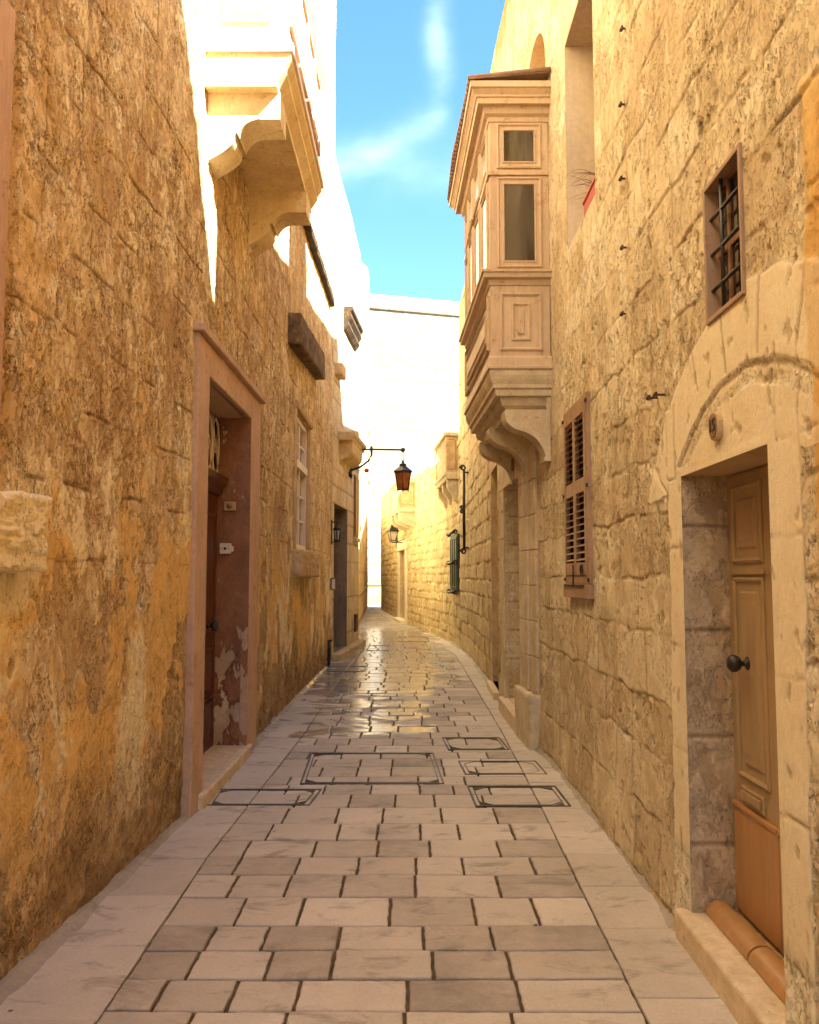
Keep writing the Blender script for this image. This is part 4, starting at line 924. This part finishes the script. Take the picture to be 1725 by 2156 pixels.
for q in (29.5, 30.45): m.panel(q, q + .85, .3, 1.2, [(0, -.10), (0, -.08), (.05, -.08), (.07, -.095)]); m.panel(q, q + .85, 1.35, 2.4, [(0, -.10), (0, -.08), (.05, -.08), (.07, -.095)])
m.build('door_panel', M['stone_warm'], dlo)
m = MB(TR); m.box(29.0, 29.4, -.02, .06, 0, 2.55); m.box(31.4, 31.8, -.02, .06, 0, 2.55); m.box(28.95, 31.85, -.02, .08, 2.552, 2.88); m.box(29.2, 31.6, -.02, .25, -.03, .12)
m.build('door_surround', M['limewash'], low, .02)
m = MB(TR); m.box(32.2, 33.2, -.12, -.04, 2.75, 3.45); wlo = m.build('window_shutter', M['wood_green'], low)
m = MB(TR); m.panel(32.25, 33.15, 2.8, 3.4, [(0, -.04), (0, -.01), (.05, -.01), (.07, -.03)]); m.build('shutter_panel', M['wood_green'], wlo)
def stone_balcony(u0, u1, z0, z1, pv, name='balcony'):
    m = MB(TR); m.prism_u([(-.02, z0 - .16), (pv - .03, z0 - .16), (pv, z0 - .08), (pv + .03, z0 - .05), (pv + .03, z0), (-.02, z0)], u0 - .04, u1 + .04)
    b = m.build(name, M['pale'], low, .006)
    m = MB(TR)
    m.box(u0, u0 + .12, -.02, pv, z0 + .002, z1 - .08)                       # solid near cheek with a sunk panel
    m.build('cheek', M['stone_warm'], b, .01)
    m = MB(TR); m.box(u1 - .12, u1, -.02, pv, z0 + .002, z1 - .08); m.build('cheek', M['stone_warm'], b, .01)
    m = MB(lambda a_, b_, c_: (float(XR(u0)) - a_, u0 - b_, c_)); m.panel(.05, pv - .05, z0 + .08, z1 - .14, [(0, 0), (0, .02), (.02, .02), (.03, .005)]); m.build('cheek_panel', M['stone_warm'], b)
    m = MB(TR); m.prism_u([(-.02, z1 - .08), (pv + .03, z1 - .08), (pv + .04, z1 - .03), (pv + .04, z1), (-.02, z1)], u0 - .04, u0 + .16)
    m.box(u0 + .16, u1 + .04, pv - .13, pv + .04, z1 - .08, z1)
    m.build('handrail', M['pale'], b, .008)
    k = u0 + .24; m = MB(TR); h = z1 - .08 - z0
    while k < u1 - .16:
        m.lathe([(.05, 0), (.05, .06 * h), (.028, .10 * h), (.065, .32 * h), (.055, .42 * h), (.025, .62 * h), (.03, .72 * h), (.05, .92 * h), (.05, h)], (k, pv - .06, z0), 10, 'w'); k += .20
    m.build_each('baluster', M['pale'], b)
    for t in (0.0, .5, 1.0):
        c0 = u0 + .02 + t * (u1 - u0 - .26)
        m = MB(TR); m.prism_u([(-.02, z0 - .16), (pv - .04, z0 - .16)] + s_curve([(pv - .04, z0 - .2), (pv - .05, z0 - .36), (pv - .16, z0 - .52), (.06, z0 - .64), (-.02, z0 - .68)]), c0, c0 + .22); m.build('corbel', M['pale'], b, .012)
    return b
stone_balcony(19.45, 21.7, 4.02, 4.95, .27)
stone_balcony(27.2, 29.6, 3.86, 4.72, .55)

# green shutter with iron scrolls (on the near end of the low wall)
m = MB(TR); m.box(19.15, 20.5, -.02, .05, 1.28, 2.58); gsh = m.build('window_shutter', M['wood_green'], low, .006)
m = MB(TR)
for k in range(3): m.panel(19.2 + k * .43, 19.58 + k * .43, 1.34, 2.52, [(0, .05), (0, .07), (.04, .07), (.05, .055)])
m.build('shutter_panel', M['wood_green'], gsh)
def scroll(m, u, v, w, r, flip=1):
    pts = []
    for t in np.linspace(0, 2.6 * math.pi, 26): q = r * (1 - t / (3.4 * math.pi)); pts.append((u, v + q * math.cos(t) * flip, w + q * math.sin(t)))
    m.tube(pts, .020, 6)
m = MB(TR)
for w in (1.25, 1.93, 2.62):
    for u in (19.15, 20.5): scroll(m, u, .09, w, .055)
    m.tube([(19.15, .13, w), (20.5, .13, w)], .032, 6)
m.build('iron_scroll', M['iron'], gsh)

# ------------------------------------------------------------------ GROUND
gr = MB(); gr.add([(-120, -60, -.05), (120, -60, -.05), (120, 200, -.05), (-120, 200, -.05)], [(0, 1, 2, 3)])
tag(gr.build('ground', M['mortar'], None, fixn=False), kind='structure')
gr = MB(); gr.add([(-4, -2, -.012), (3, -2, -.012), (3, 52, -.012), (-4, 52, -.012)], [(0, 1, 2, 3)])
tag(gr.build('mortar_bed', M['mortar'], None, fixn=False), kind='structure')
rnd = random.Random(5)
class Slabs:
    def __init__(s): s.v = []; s.f = []; s.t = []
    def quad(s, pts, gap, jit, step, tone, zt, bev=.006, lowz=-.03):
        """pts: four corners (ccw); makes one worn slab with irregular edges"""
        cx = sum(p[0] for p in pts) / 4; cy = sum(p[1] for p in pts) / 4
        out = []
        for i in range(4):
            a = pts[i]; b = pts[(i + 1) % 4]; L = math.dist(a, b); n = max(2, int(L / step))
            for k in range(n):
                t = k / n; out.append((a[0] + (b[0] - a[0]) * t, a[1] + (b[1] - a[1]) * t))
        n = len(out); base = len(s.v)
        W = max(p[0] for p in pts) - min(p[0] for p in pts); D = max(p[1] for p in pts) - min(p[1] for p in pts)
        sx = rnd.gauss(0, .004); sy = rnd.gauss(0, .004); dz = rnd.gauss(0, .0018)
        J = [(rnd.gauss(0, jit), rnd.gauss(0, jit)) for _ in out]
        for rg, (ins, z) in enumerate(((gap, lowz), (gap, zt - bev), (gap + bev * .5, zt - bev * .25), (gap + bev * 1.5, zt))):
            for (x, y), (jx, jy) in zip(out, J):
                fx = 1 - 2 * ins / max(W, .02); fy = 1 - 2 * ins / max(D, .02)
                # round the corners a little
                X = cx + (x - cx) * fx + jx; Y = cy + (y - cy) * fy + jy
                s.v.append((X, Y, z + ((X - cx) * sx + (Y - cy) * sy + dz if rg else 0))); s.t.append(tone)
        for rg in range(3):
            for k in range(n):
                a = base + rg * n + k; b = base + rg * n + (k + 1) % n; s.f.append((a, b, b + n, a + n))
        s.f.append(tuple(base + 3 * n + k for k in range(n)))
    def build(s, name, label=None):
        me = bpy.data.meshes.new(name); me.from_pydata(s.v, [], s.f); me.update()
        at = me.color_attributes.new('m', 'FLOAT_COLOR', 'POINT')
        at.data.foreach_set('color', np.array([(t, t, t, 1) for t in s.t], np.float32).ravel())
        o = link(name, me, M['paving']); tag(o, kind='structure'); return o
def edgeR(y): return float(np.interp(y, [0, 3.2, 4.3, 6, 9, 17.5, 21.3], [.84, .86, .88, .92, .96, .95, .62])) if y < 21.3 else float(XR(y)) - .37
def edgeL(y): return float(np.interp(y, [0, 3.3, 5, 8.7, 14, 19], [-1.12, -1.13, -1.16, -1.08, -1.10, -1.02])) if y < 19 else float(np.interp(y, [19, 24, 32, 50], [-1.02, -1.35, -2.0, -2.9]))
rows = [1.6, 1.9, 2.2, 2.5, 2.76, 3.02, 3.26, 3.51, 3.77, 4.03, 4.38, 4.70, 4.99, 5.30, 5.65, 6.03, 6.39, 6.68, 6.95, 7.30, 7.62, 7.90]
while rows[-1] < 50: rows.append(rows[-1] + rnd.uniform(.26, .36) * (1 if rows[-1] < 20 else 1.25))
S = Slabs()
for r0, r1 in zip(rows[:-1], rows[1:]):
    x0 = edgeL((r0 + r1) / 2); xe = edgeR((r0 + r1) / 2); x = x0
    first = True
    while x < xe - .02:
        w = rnd.uniform(.24, .44) * (1 if r0 < 20 else 1.2)
        if first: w *= rnd.uniform(.5, 1); first = False
        if xe - (x + w) < .20: w = xe - x
        a0 = x if x == x0 else x + rnd.gauss(0, .003)
        L0 = edgeL(r0) if x == x0 else x; L1 = edgeL(r1) if x == x0 else x
        R0 = edgeR(r0) if x + w >= xe - .001 else x + w; R1 = edgeR(r1) if x + w >= xe - .001 else x + w
        near = r0 < 12
        gy = .0045
        ga = .001 if x == x0 else .0045; gb = .001 if x + w >= xe - .001 else .0045
        S.quad([(L0 + ga, r0 + gy), (R0 - gb, r0 + gy), (R1 - gb, r1 - gy), (L1 + ga, r1 - gy)], .0030 if near else .004, .0015, .035 if r0 < 7 else (.07 if near else .15), rnd.random(), 0.0)
        x += w
S.build('road')
S = Slabs()
y = 1.5
while y < 20:                                   # right pavement band
    L = rnd.uniform(.42, .80); y1 = y + L
    S.quad([(edgeR(y) + .001, y), (float(XR(y)) + .06, y), (float(XR(y1)) + .06, y1), (edgeR(y1) + .001, y1)], .003, .0008, .08, .45 + .45 * rnd.random(), .002, .004); y = y1
while y < 50:
    L = rnd.uniform(.6, 1.0); y1 = y + L
    S.quad([(edgeR(y) + .001, y), (float(XR(y)) + .06, y), (float(XR(y1)) + .06, y1), (edgeR(y1) + .001, y1)], .003, .001, .2, .45 + .45 * rnd.random(), .002, .004); y = y1
y = 1.5
while y < 16.4:                                 # left pavement band
    L = rnd.uniform(.45, .78); y1 = y + L
    S.quad([(float(XL(y)) - .06, y), (edgeL(y) - .001, y), (edgeL(y1) - .001, y1), (float(XL(y1)) - .06, y1)], .003, .0008, .08, .35 + .5 * rnd.random(), .002, .004); y = y1
while y < 50:
    L = rnd.uniform(.6, 1.0); y1 = y + L
    xl = (float(XL(y)) - .05 if y < 20.1 else -3.6)
    k = xl; ed = edgeL(y)
    while k < ed - .05:
        w = min(rnd.uniform(.5, .9), ed - k)
        if ed - k - w < .25: w = ed - k
        S.quad([(k, y), (k + w - .004, y), (k + w - .004 + (edgeL(y1) - ed if k + w >= ed - .001 else 0), y1), (k, y1)], .003, .001, .3, .4 + .5 * rnd.random(), .002, .004); k += w
    y = y1
S.build('pavement')
# crumbly dirt fillet where each wall meets the paving
for nm, X, sg, a, b in (('left', XL, 1, 2.2, 16.3), ('right', XR, -1, 2.2, 30)):
    ys = ygrid(a, b, .006, .02); vs = []; fs = []
    for i, y in enumerate(ys):
        q = float(fbm(np.array([y * 2.3]), np.array([.5]), 4, 77)[0]); w = .05 + .06 * q; hgt = .028 + .03 * q
        x = float(X(y)); vs += [(x - sg * .03, y, hgt), (x + sg * .012, y, hgt * .9), (x + sg * w * .6, y, .010), (x + sg * w, y, -.002)]
        if i: 
            c = 4 * i; fs += [(c - 4 + k, c - 3 + k, c + 1 + k, c + k) for k in range(3)]
    me = bpy.data.meshes.new('dirt'); me.from_pydata(vs, [], fs); me.update()
    tag(link('dirt', me, M['gravel'] if 'gravel' in M else M['paving']), 'strip of crumbled stone dust along the foot of the %s wall' % nm, 'dirt', None, 'stuff')

# ------------------------------------------------------------------ covers, lamps and small things
def cover(name, pts, label, chamfer=.09, w=.013):
    t = thing(name, label, 'access cover', (sum(p[0] for p in pts) / 4, sum(p[1] for p in pts) / 4, 0), 'recessed paving covers')
    def ringm(P, wd, z0, z1):
        m = MB(); n = len(P); cx = sum(p[0] for p in P) / n; cy = sum(p[1] for p in P) / n
        Q = []
        for i, p in enumerate(P):
            a = Vector(P[i - 1]); b = Vector(p); c = Vector(P[(i + 1) % n]); e1 = (b - a).normalized(); e2 = (c - b).normalized()
            n1 = Vector((-e1.y, e1.x)); n2 = Vector((-e2.y, e2.x)); bis = (n1 + n2).normalized(); Q.append(b + bis * (wd / max(.3, bis.dot(n1))))
        vs = [(p[0], p[1], z0) for p in P] + [(q.x, q.y, z0) for q in Q] + [(p[0], p[1], z1) for p in P] + [(q.x, q.y, z1) for q in Q]
        fs = []
        for i in range(n):
            j = (i + 1) % n; fs += [(2 * n + i, 2 * n + j, 3 * n + j, 3 * n + i), (i, 2 * n + i, 2 * n + j, j)[::-1], (n + i, n + j, 3 * n + j, 3 * n + i)]
        m.add(vs, fs); return m
    ringm(pts, w, -.02, .007).build('frame', M['steel'], t)
    inner = []
    ce = Vector((sum(p[0] for p in pts) / 4, sum(p[1] for p in pts) / 4)); ip = [Vector(p) + (ce - Vector(p)).normalized() * .05 for p in pts]
    for i in range(4):
        a, b, c = ip[i - 1], ip[i], ip[(i + 1) % 4]
        inner += [tuple(b + (a - b).normalized() * chamfer), tuple(b + (c - b).normalized() * chamfer)]
    ringm(inner, .007, -.02, .006).build('tray_edge', M['steel'], t)
    m = MB()
    for i in range(4):
        a, b, c = ip[i - 1], ip[i], ip[(i + 1) % 4]; p1 = b + (a - b).normalized() * (chamfer - .01); p2 = b + (c - b).normalized() * (chamfer - .01)
        m.add([(b.x, b.y, .0022), (p2.x, p2.y, .0022), (p1.x, p1.y, .0022)], [(0, 1, 2)])
    m.build('corner_fill', M['mortar'], t)
cover('access_cover', [(-.85, 6.69), (.27, 6.69), (.22, 7.84), (-.90, 7.84)], 'largest metal framed paved cover in the middle of the lane')
cover('access_cover', [(.45, 7.0), (1.12, 7.0), (1.10, 7.50), (.42, 7.50)], 'paved cover with a dark frame beside the right pavement, just right of the largest')
cover('access_cover', [(.46, 6.04), (1.13, 6.04), (1.12, 6.62), (.44, 6.62)], 'nearest paved cover on the right, in front of the louvred shutters')
cover('access_cover', [(.36, 7.98), (.93, 7.98), (.90, 8.58), (.32, 8.58)], 'paved cover behind the other right hand ones, next to the pilaster base')
cover('access_cover', [(-1.44, 6.07), (-.70, 6.07), (-.66, 6.52), (-1.46, 6.52)], 'flush worn cover on the left pavement beside the pink doorway step', .08, .012)
cover('access_cover', [(-1.40, 14.5), (-.75, 14.5), (-.75, 15.4), (-1.42, 15.4)], 'distant cover on the left pavement below the black wall lantern', .08, .02)
cover('access_cover', [(-.95, 18.6), (-.45, 18.6), (-.45, 20.0), (-.95, 20.0)], 'small distant cover on the left just past the corner house step', .08, .02)
cover('access_cover', [(-.30, 21.2), (.50, 21.2), (.46, 22.8), (-.34, 22.8)], 'farthest large cover out in the sunlit bend', .1, .03)

# hanging street lantern on bracket
lam = thing('street_lantern', 'black hanging lantern with amber glass on a long iron wall bracket', 'street lamp', (-.14, 18.5, 3.5))
LX, LY = -.145, 18.5; WXl = float(XL(18.5))
m = MB()
m.tube([(WXl, LY, 4.41), (-.75, LY, 4.41), (LX - .02, LY, 4.40)], .021, 8)
m.tube([(WXl + .02, LY, 4.41), (WXl + .30, LY, 4.41)], .028, 8)
m.lathe([(0, -.05), (.03, -.045), (.05, -.02), (.05, .02), (.03, .045), (0, .05)], (LX, LY, 4.40), 14)
m.tube([(-.84, LY, 4.41), (-.84, LY, 4.28), (-.90, LY, 4.16), (-1.08, LY, 4.02), (WXl + .04, LY, 3.94)], .026, 8)
m.lathe([(0, -.06), (.025, -.05), (.03, 0), (.025, .05), (0, .06)], (-.84, LY, 4.43), 8)
m.box(WXl - .02, WXl + .03, LY - .03, LY + .03, 3.80, 4.12); m.lathe([(0, -.2), (.02, -.17), (.035, -.12), (.015, -.08), (.015, .08), (.035, .12), (.02, .17), (0, .2)], (WXl + .05, LY, 3.95), 10)
m.build('bracket', M['iron'], lam)
m = MB(); 
for dx in (-.02, .02): m.tube([(LX + dx, LY, 4.37), (LX + dx, LY, 4.10)], .010, 6)
m.build('hanger', M['iron'], lam)
def lantern(parent, x, y, zb, zt, rb, rt, sides, mf, mg, capz=.12, rot=0.0, smallcap=.05):
    A = [2 * math.pi * (k + .5) / sides + rot for k in range(sides)]
    def P(r, z): return [(x + r * math.cos(a), y + r * math.sin(a), z) for a in A]
    b, t = P(rb, zb), P(rt, zt); fr = MB()
    for k in range(sides):
        j = (k + 1) % sides; fr.tube([b[k], t[k]], .014, 5); fr.tube([b[k], b[j]], .014, 5); fr.tube([t[k], t[j]], .016, 5)
        fr.tube([(b[k][0], b[k][1], zb), (b[k][0], b[k][1], zb - .04)], .010, 5)
    fr.add(b, [tuple(range(sides))])
    fr.build('frame', mf, parent)
    cp = MB(); e = P(rt * 1.18, zt - .01); u = P(rt * .45, zt + capz); v = P(rt * .45, zt + capz + smallcap); w = P(rt * .12, zt + capz + smallcap + .03)
    vs = e + u + v + w + P(rt * 1.1, zt - .035); n = sides
    fs = [(r * n + k, r * n + (k + 1) % n, (r + 1) * n + (k + 1) % n, (r + 1) * n + k) for r in range(3) for k in range(n)] + [tuple(range(3 * n, 4 * n)), tuple(range(4 * n, 5 * n))] + [(4 * n + k, 4 * n + (k + 1) % n, (k + 1) % n, k) for k in range(n)]
    cp.add(vs, fs); cp.lathe([(.012, 0), (.02, .02), (.006, .05), (0, .06)], (x, y, zt + capz + smallcap + .03), 8); cp.build('cap', mf, parent)
    gl = MB(); bi, ti = P(rb * .93, zb + .01), P(rt * .93, zt - .02)
    gl.add(bi + ti, [(k, (k + 1) % n, n + (k + 1) % n, n + k) for k in range(n)]); gl.build('pane', mg, parent)
lantern(lam, LX, LY, 3.52, 3.93, .135, .20, 6, M['iron'], M['amber'], .10, R(0))
# wall lanterns
wl = thing('wall_lantern', 'small black lantern fixed to the left wall before the grey recessed door', 'wall lamp', (-1.5, 16.1, 2.45))
m = MB(TL); m.box(16.05, 16.19, -.02, .03, 2.22, 2.68); m.tube([(16.12, .02, 2.64), (16.12, .13, 2.66), (16.12, .13, 2.58)], .014, 6); m.tube([(16.12, .02, 2.26), (16.12, .13, 2.28)], .012, 6)
m.build('back_plate', M['iron'], wl)
lantern(wl, -1.5 + .12, 16.12, 2.30, 2.52, .05, .072, 6, M['iron'], M['frost'], .05, 0, .01)
wl2 = thing('wall_lantern', 'distant pointed wall lantern under the farther stone balcony', 'wall lamp', (-.17, 30, 3.2))
xw = float(XR(29.9)); m = MB(); m.tube([(xw + .02, 29.9, 2.82), (xw - .42, 29.9, 2.82), (xw - .46, 29.9, 2.84)], .02, 6); m.tube([(xw, 29.9, 2.95), (xw - .3, 29.9, 2.83)], .015, 6); m.build('bracket', M['iron'], wl2)
lantern(wl2, xw - .42, 29.9, 2.88, 3.24, .11, .22, 4, M['iron'], M['frost'], .18, R(20), .02)
# security camera
sc = thing('security_camera', 'small white bullet camera beside the lantern bracket', 'camera', (-1.2, 20.1, 4.0))
m = MB(); m.box(-1.24, -1.19, 20.0, 20.1, 4.08, 4.2); m.tube([(-1.20, 20.05, 4.14), (-1.08, 20.05, 4.14)], .012, 6); m.lathe([(0, -.09), (.035, -.08), (.045, .0), (.045, .08), (0, .085)], (-1.04, 20.05, 4.13), 12, 'v'); m.build('camera_body', M['white'], sc)
m = MB(); m.lathe([(0, -.03), (.055, -.025), (.055, .02), (0, .03)], (-1.02, 19.97, 4.13), 12, 'v'); m.build('camera_lens', M['terracotta'], sc)
# plates in the pink doorway jamb (facing the camera)
XJ = float(XL(7.7))
mt = thing('meter_box', 'white square switch box with a round key hole inside the pink doorway', 'switch box', (XJ - .17, 7.69, 1.86))
m = MB(); m.box(XJ - .22, XJ - .12, 7.655, 7.692, 1.81, 1.905); m.box(XJ - .118, XJ - .10, 7.67, 7.692, 1.83, 1.88); m.build('casing', M['white'], mt, .004)
m = MB(); m.lathe([(0, 0), (.012, 0), (.012, .006), (0, .006)], (XJ - .17, 7.648, 1.857), 14, 'v'); 
for dx in (-.035, .035): m.lathe([(0, 0), (.004, 0), (.004, .004), (0, .004)], (XJ - .17 + dx, 7.651, 1.857), 8, 'v')
m.build('keyhole', M['plastic_dark'], mt)
bp = thing('doorbell', 'brown square bell plate with a round push on the pink doorway jamb', 'doorbell', (XJ - .14, 7.69, 2.25))
m = MB(); m.box(XJ - .19, XJ - .085, 7.668, 7.692, 2.205, 2.285); m.build('plate', M['surround_pink'], bp, .004)
m = MB(); m.lathe([(0, 0), (.012, 0), (.016, .008), (.028, .010), (.028, .014), (0, .014)], (XJ - .14, 7.656, 2.245), 18, 'v'); m.build('push_button', M['brass'], bp)
# mailbox, iron post, meter door
mbx = thing('mailbox', 'small dark letter box with a white edge at the left of the grey door', 'letter box', (-1.5, 16.0, 1.48))
m = MB(TL); m.box(15.92, 16.10, -.01, .09, 1.36, 1.58); m.build('casing', M['plastic_dark'], mbx, .006)
m = MB(TL); m.box(15.915, 15.92, .04, .095, 1.38, 1.56); m.build('plate', M['white'], mbx)
ip_ = thing('boot_scraper', 'black iron post with a hooked top at the foot of the left wall', 'iron post', (-1.4, 15.5, 0))
m = MB(TL); m.tube([(15.45, .04, 0), (15.45, .04, .46)], .028, 8); m.tube([(15.45, .04, .44), (15.45, .10, .46)], .02, 8); m.box(15.41, 15.49, 0, .06, .10, .14); m.build('post', M['iron'], ip_)
# tall iron bar with scrolls
ib = thing('iron_wall_bar', 'tall black iron bar with scrolled ends on the rubble wall', 'iron bar', (1.15, 17.4, 2.1))
m = MB(TR); m.tube([(17.3, .10, 2.15), (17.3, .10, 3.82)], .03, 8)
for w in (2.12, 3.84): scroll(m, 17.3, .12, w, .065)
scroll(m, 17.3, .14, 3.02, .04); scroll(m, 17.3, .14, 2.94, .04, -1)
m.tube([(17.3, -.02, 2.2), (17.3, .1, 2.2)], .018, 6); m.tube([(17.3, -.02, 3.75), (17.3, .1, 3.75)], .018, 6); m.build('bar', M['iron'], ib)
# house numbers
def text_mesh(name, body, size, mat, parent, loc, rot, ext=.002):
    cu_ = bpy.data.curves.new(name, 'FONT'); cu_.body = body; cu_.size = size; cu_.extrude = ext; cu_.align_x = 'CENTER'; cu_.align_y = 'CENTER'
    o = bpy.data.objects.new(name, cu_); SC.collection.objects.link(o); bpy.context.view_layer.update()
    me = bpy.data.meshes.new_from_object(o.evaluated_get(bpy.context.evaluated_depsgraph_get())); bpy.data.objects.remove(o)
    me.transform(Matrix.Translation(loc) @ rot.to_4x4()); return link(name, me, mat, parent)
rotR = Matrix(((0, 0, -1), (-1, 0, 0), (0, 1, 0)))       # text facing -X (towards the street from the right wall)
hn = thing('house_number', 'oval brown enamel number 15 plaque on the pale lintel', 'number plaque', (1.24, 3.36, 2.20))
xr = float(XR(3.36))
def oval(m, x0, x1, cy, cz, ry, rz, n=28):
    vs = [(x, cy + ry * math.copysign(abs(math.cos(t)) ** .8, math.cos(t)), cz + rz * math.copysign(abs(math.sin(t)) ** .8, math.sin(t))) for x in (x0, x1) for t in [2 * math.pi * k / n for k in range(n)]]
    m.add(vs, [tuple(range(n)), tuple(range(2 * n - 1, n - 1, -1))] + [(k, (k + 1) % n, n + (k + 1) % n, n + k) for k in range(n)])
m = MB(); oval(m, xr + .01, xr - .022, 3.36, 2.205, .050, .058); m.build('plaque', M['stone_warm'], hn, .004)
m = MB(); oval(m, xr - .02, xr - .026, 3.36, 2.205, .040, .048); m.build('enamel', M['brass'], hn)
text_mesh('number', '15', .075, M['iron'], hn, (xr - .028, 3.36, 2.205), rotR)
hn2 = thing('house_number', 'small tan shield plaque on the lintel under the timber balcony', 'number plaque', (1.15, 9.2, 2.82))
x2 = float(XR(9.2)) - .045; m = MB(); m.add([(x, 9.2 + a, 2.82 + b) for x in (x2 + .005, x2 - .02) for a, b in ((-.05, .07), (.05, .07), (.05, -.04), (0, -.08), (-.05, -.04))], [(0, 1, 2, 3, 4), (9, 8, 7, 6, 5)] + [(k, (k + 1) % 5, 5 + (k + 1) % 5, 5 + k) for k in range(5)]); m.build('plaque', M['brass'], hn2)
# wall hooks
hooks = [(4.64, 4.75, 'topmost'), (4.70, 4.33, 'second highest'), (4.73, 3.90, 'third highest'), (4.73, 3.49, 'fourth highest'), (4.76, 3.11, 'lowest')]
hk = None
for y, z, w_ in hooks:
    if hk is None:
        t = thing('iron_hook', '', 'hook', (float(XR(y)), y, z), 'rusty hooks in the right wall')
        m = MB(); m.tube([(.03, 0, 0), (-.022, 0, 0), (-.030, .008, .004), (-.030, .020, -.004)], .006, 6); m.box(-.03, -.02, -.012, .012, -.012, .012)
        me_o = m.build('hook', M['rust'], None); me_o.parent = t; hk = (t, me_o)
    else:
        t = hk[0].copy(); SC.collection.objects.link(t); t.location = (float(XR(y)), y, z); c = hk[1].copy(); SC.collection.objects.link(c); c.parent = t
    t['label'] = '%s rusty iron hook in the vertical row up the limestone wall' % w_
for y, z, l in ((4.08, 2.49, 'rusty iron peg right of its twin, left of the relieving arch'), (4.20, 2.50, 'rusty iron peg left of its twin, beside the relieving arch')):
    t = hk[0].copy(); SC.collection.objects.link(t); t.location = (float(XR(y)) - .015, y, z); c = hk[1].copy(); SC.collection.objects.link(c); c.parent = t; t['label'] = l
# pot with dry twigs in the tall opening
pot = thing('flower_pot', 'red pot with dry twigs on the sill of the tall plastered opening', 'flower pot', (1.40, 5.85, 4.17))
m = MB(); m.box(1.28, 1.46, 5.55, 6.02, 4.172, 4.345); m.box(1.27, 1.47, 5.54, 6.03, 4.32, 4.352); m.build('trough', M['terracotta'], pot, .012, 3)
m = MB(); rg = random.Random(3)
for k in range(16):
    p = Vector((1.36 + rg.uniform(-.05, .05), 5.8 + rg.uniform(-.2, .2), 4.33)); d = Vector((rg.uniform(-.45, .1), rg.uniform(-.2, .8), rg.uniform(.6, 1.2))).normalized(); pts = [tuple(p)]
    for q in range(7):
        p = p + d * rg.uniform(.035, .06); d = (d + Vector((rg.uniform(-.35, .15), rg.uniform(-.1, .3), rg.uniform(-.38, .02)))).normalized(); pts.append(tuple(p))
    m.tube(pts, [.0035 - .0004 * i for i in range(len(pts))], 4)
m.build('twigs', M['twig'], pot)
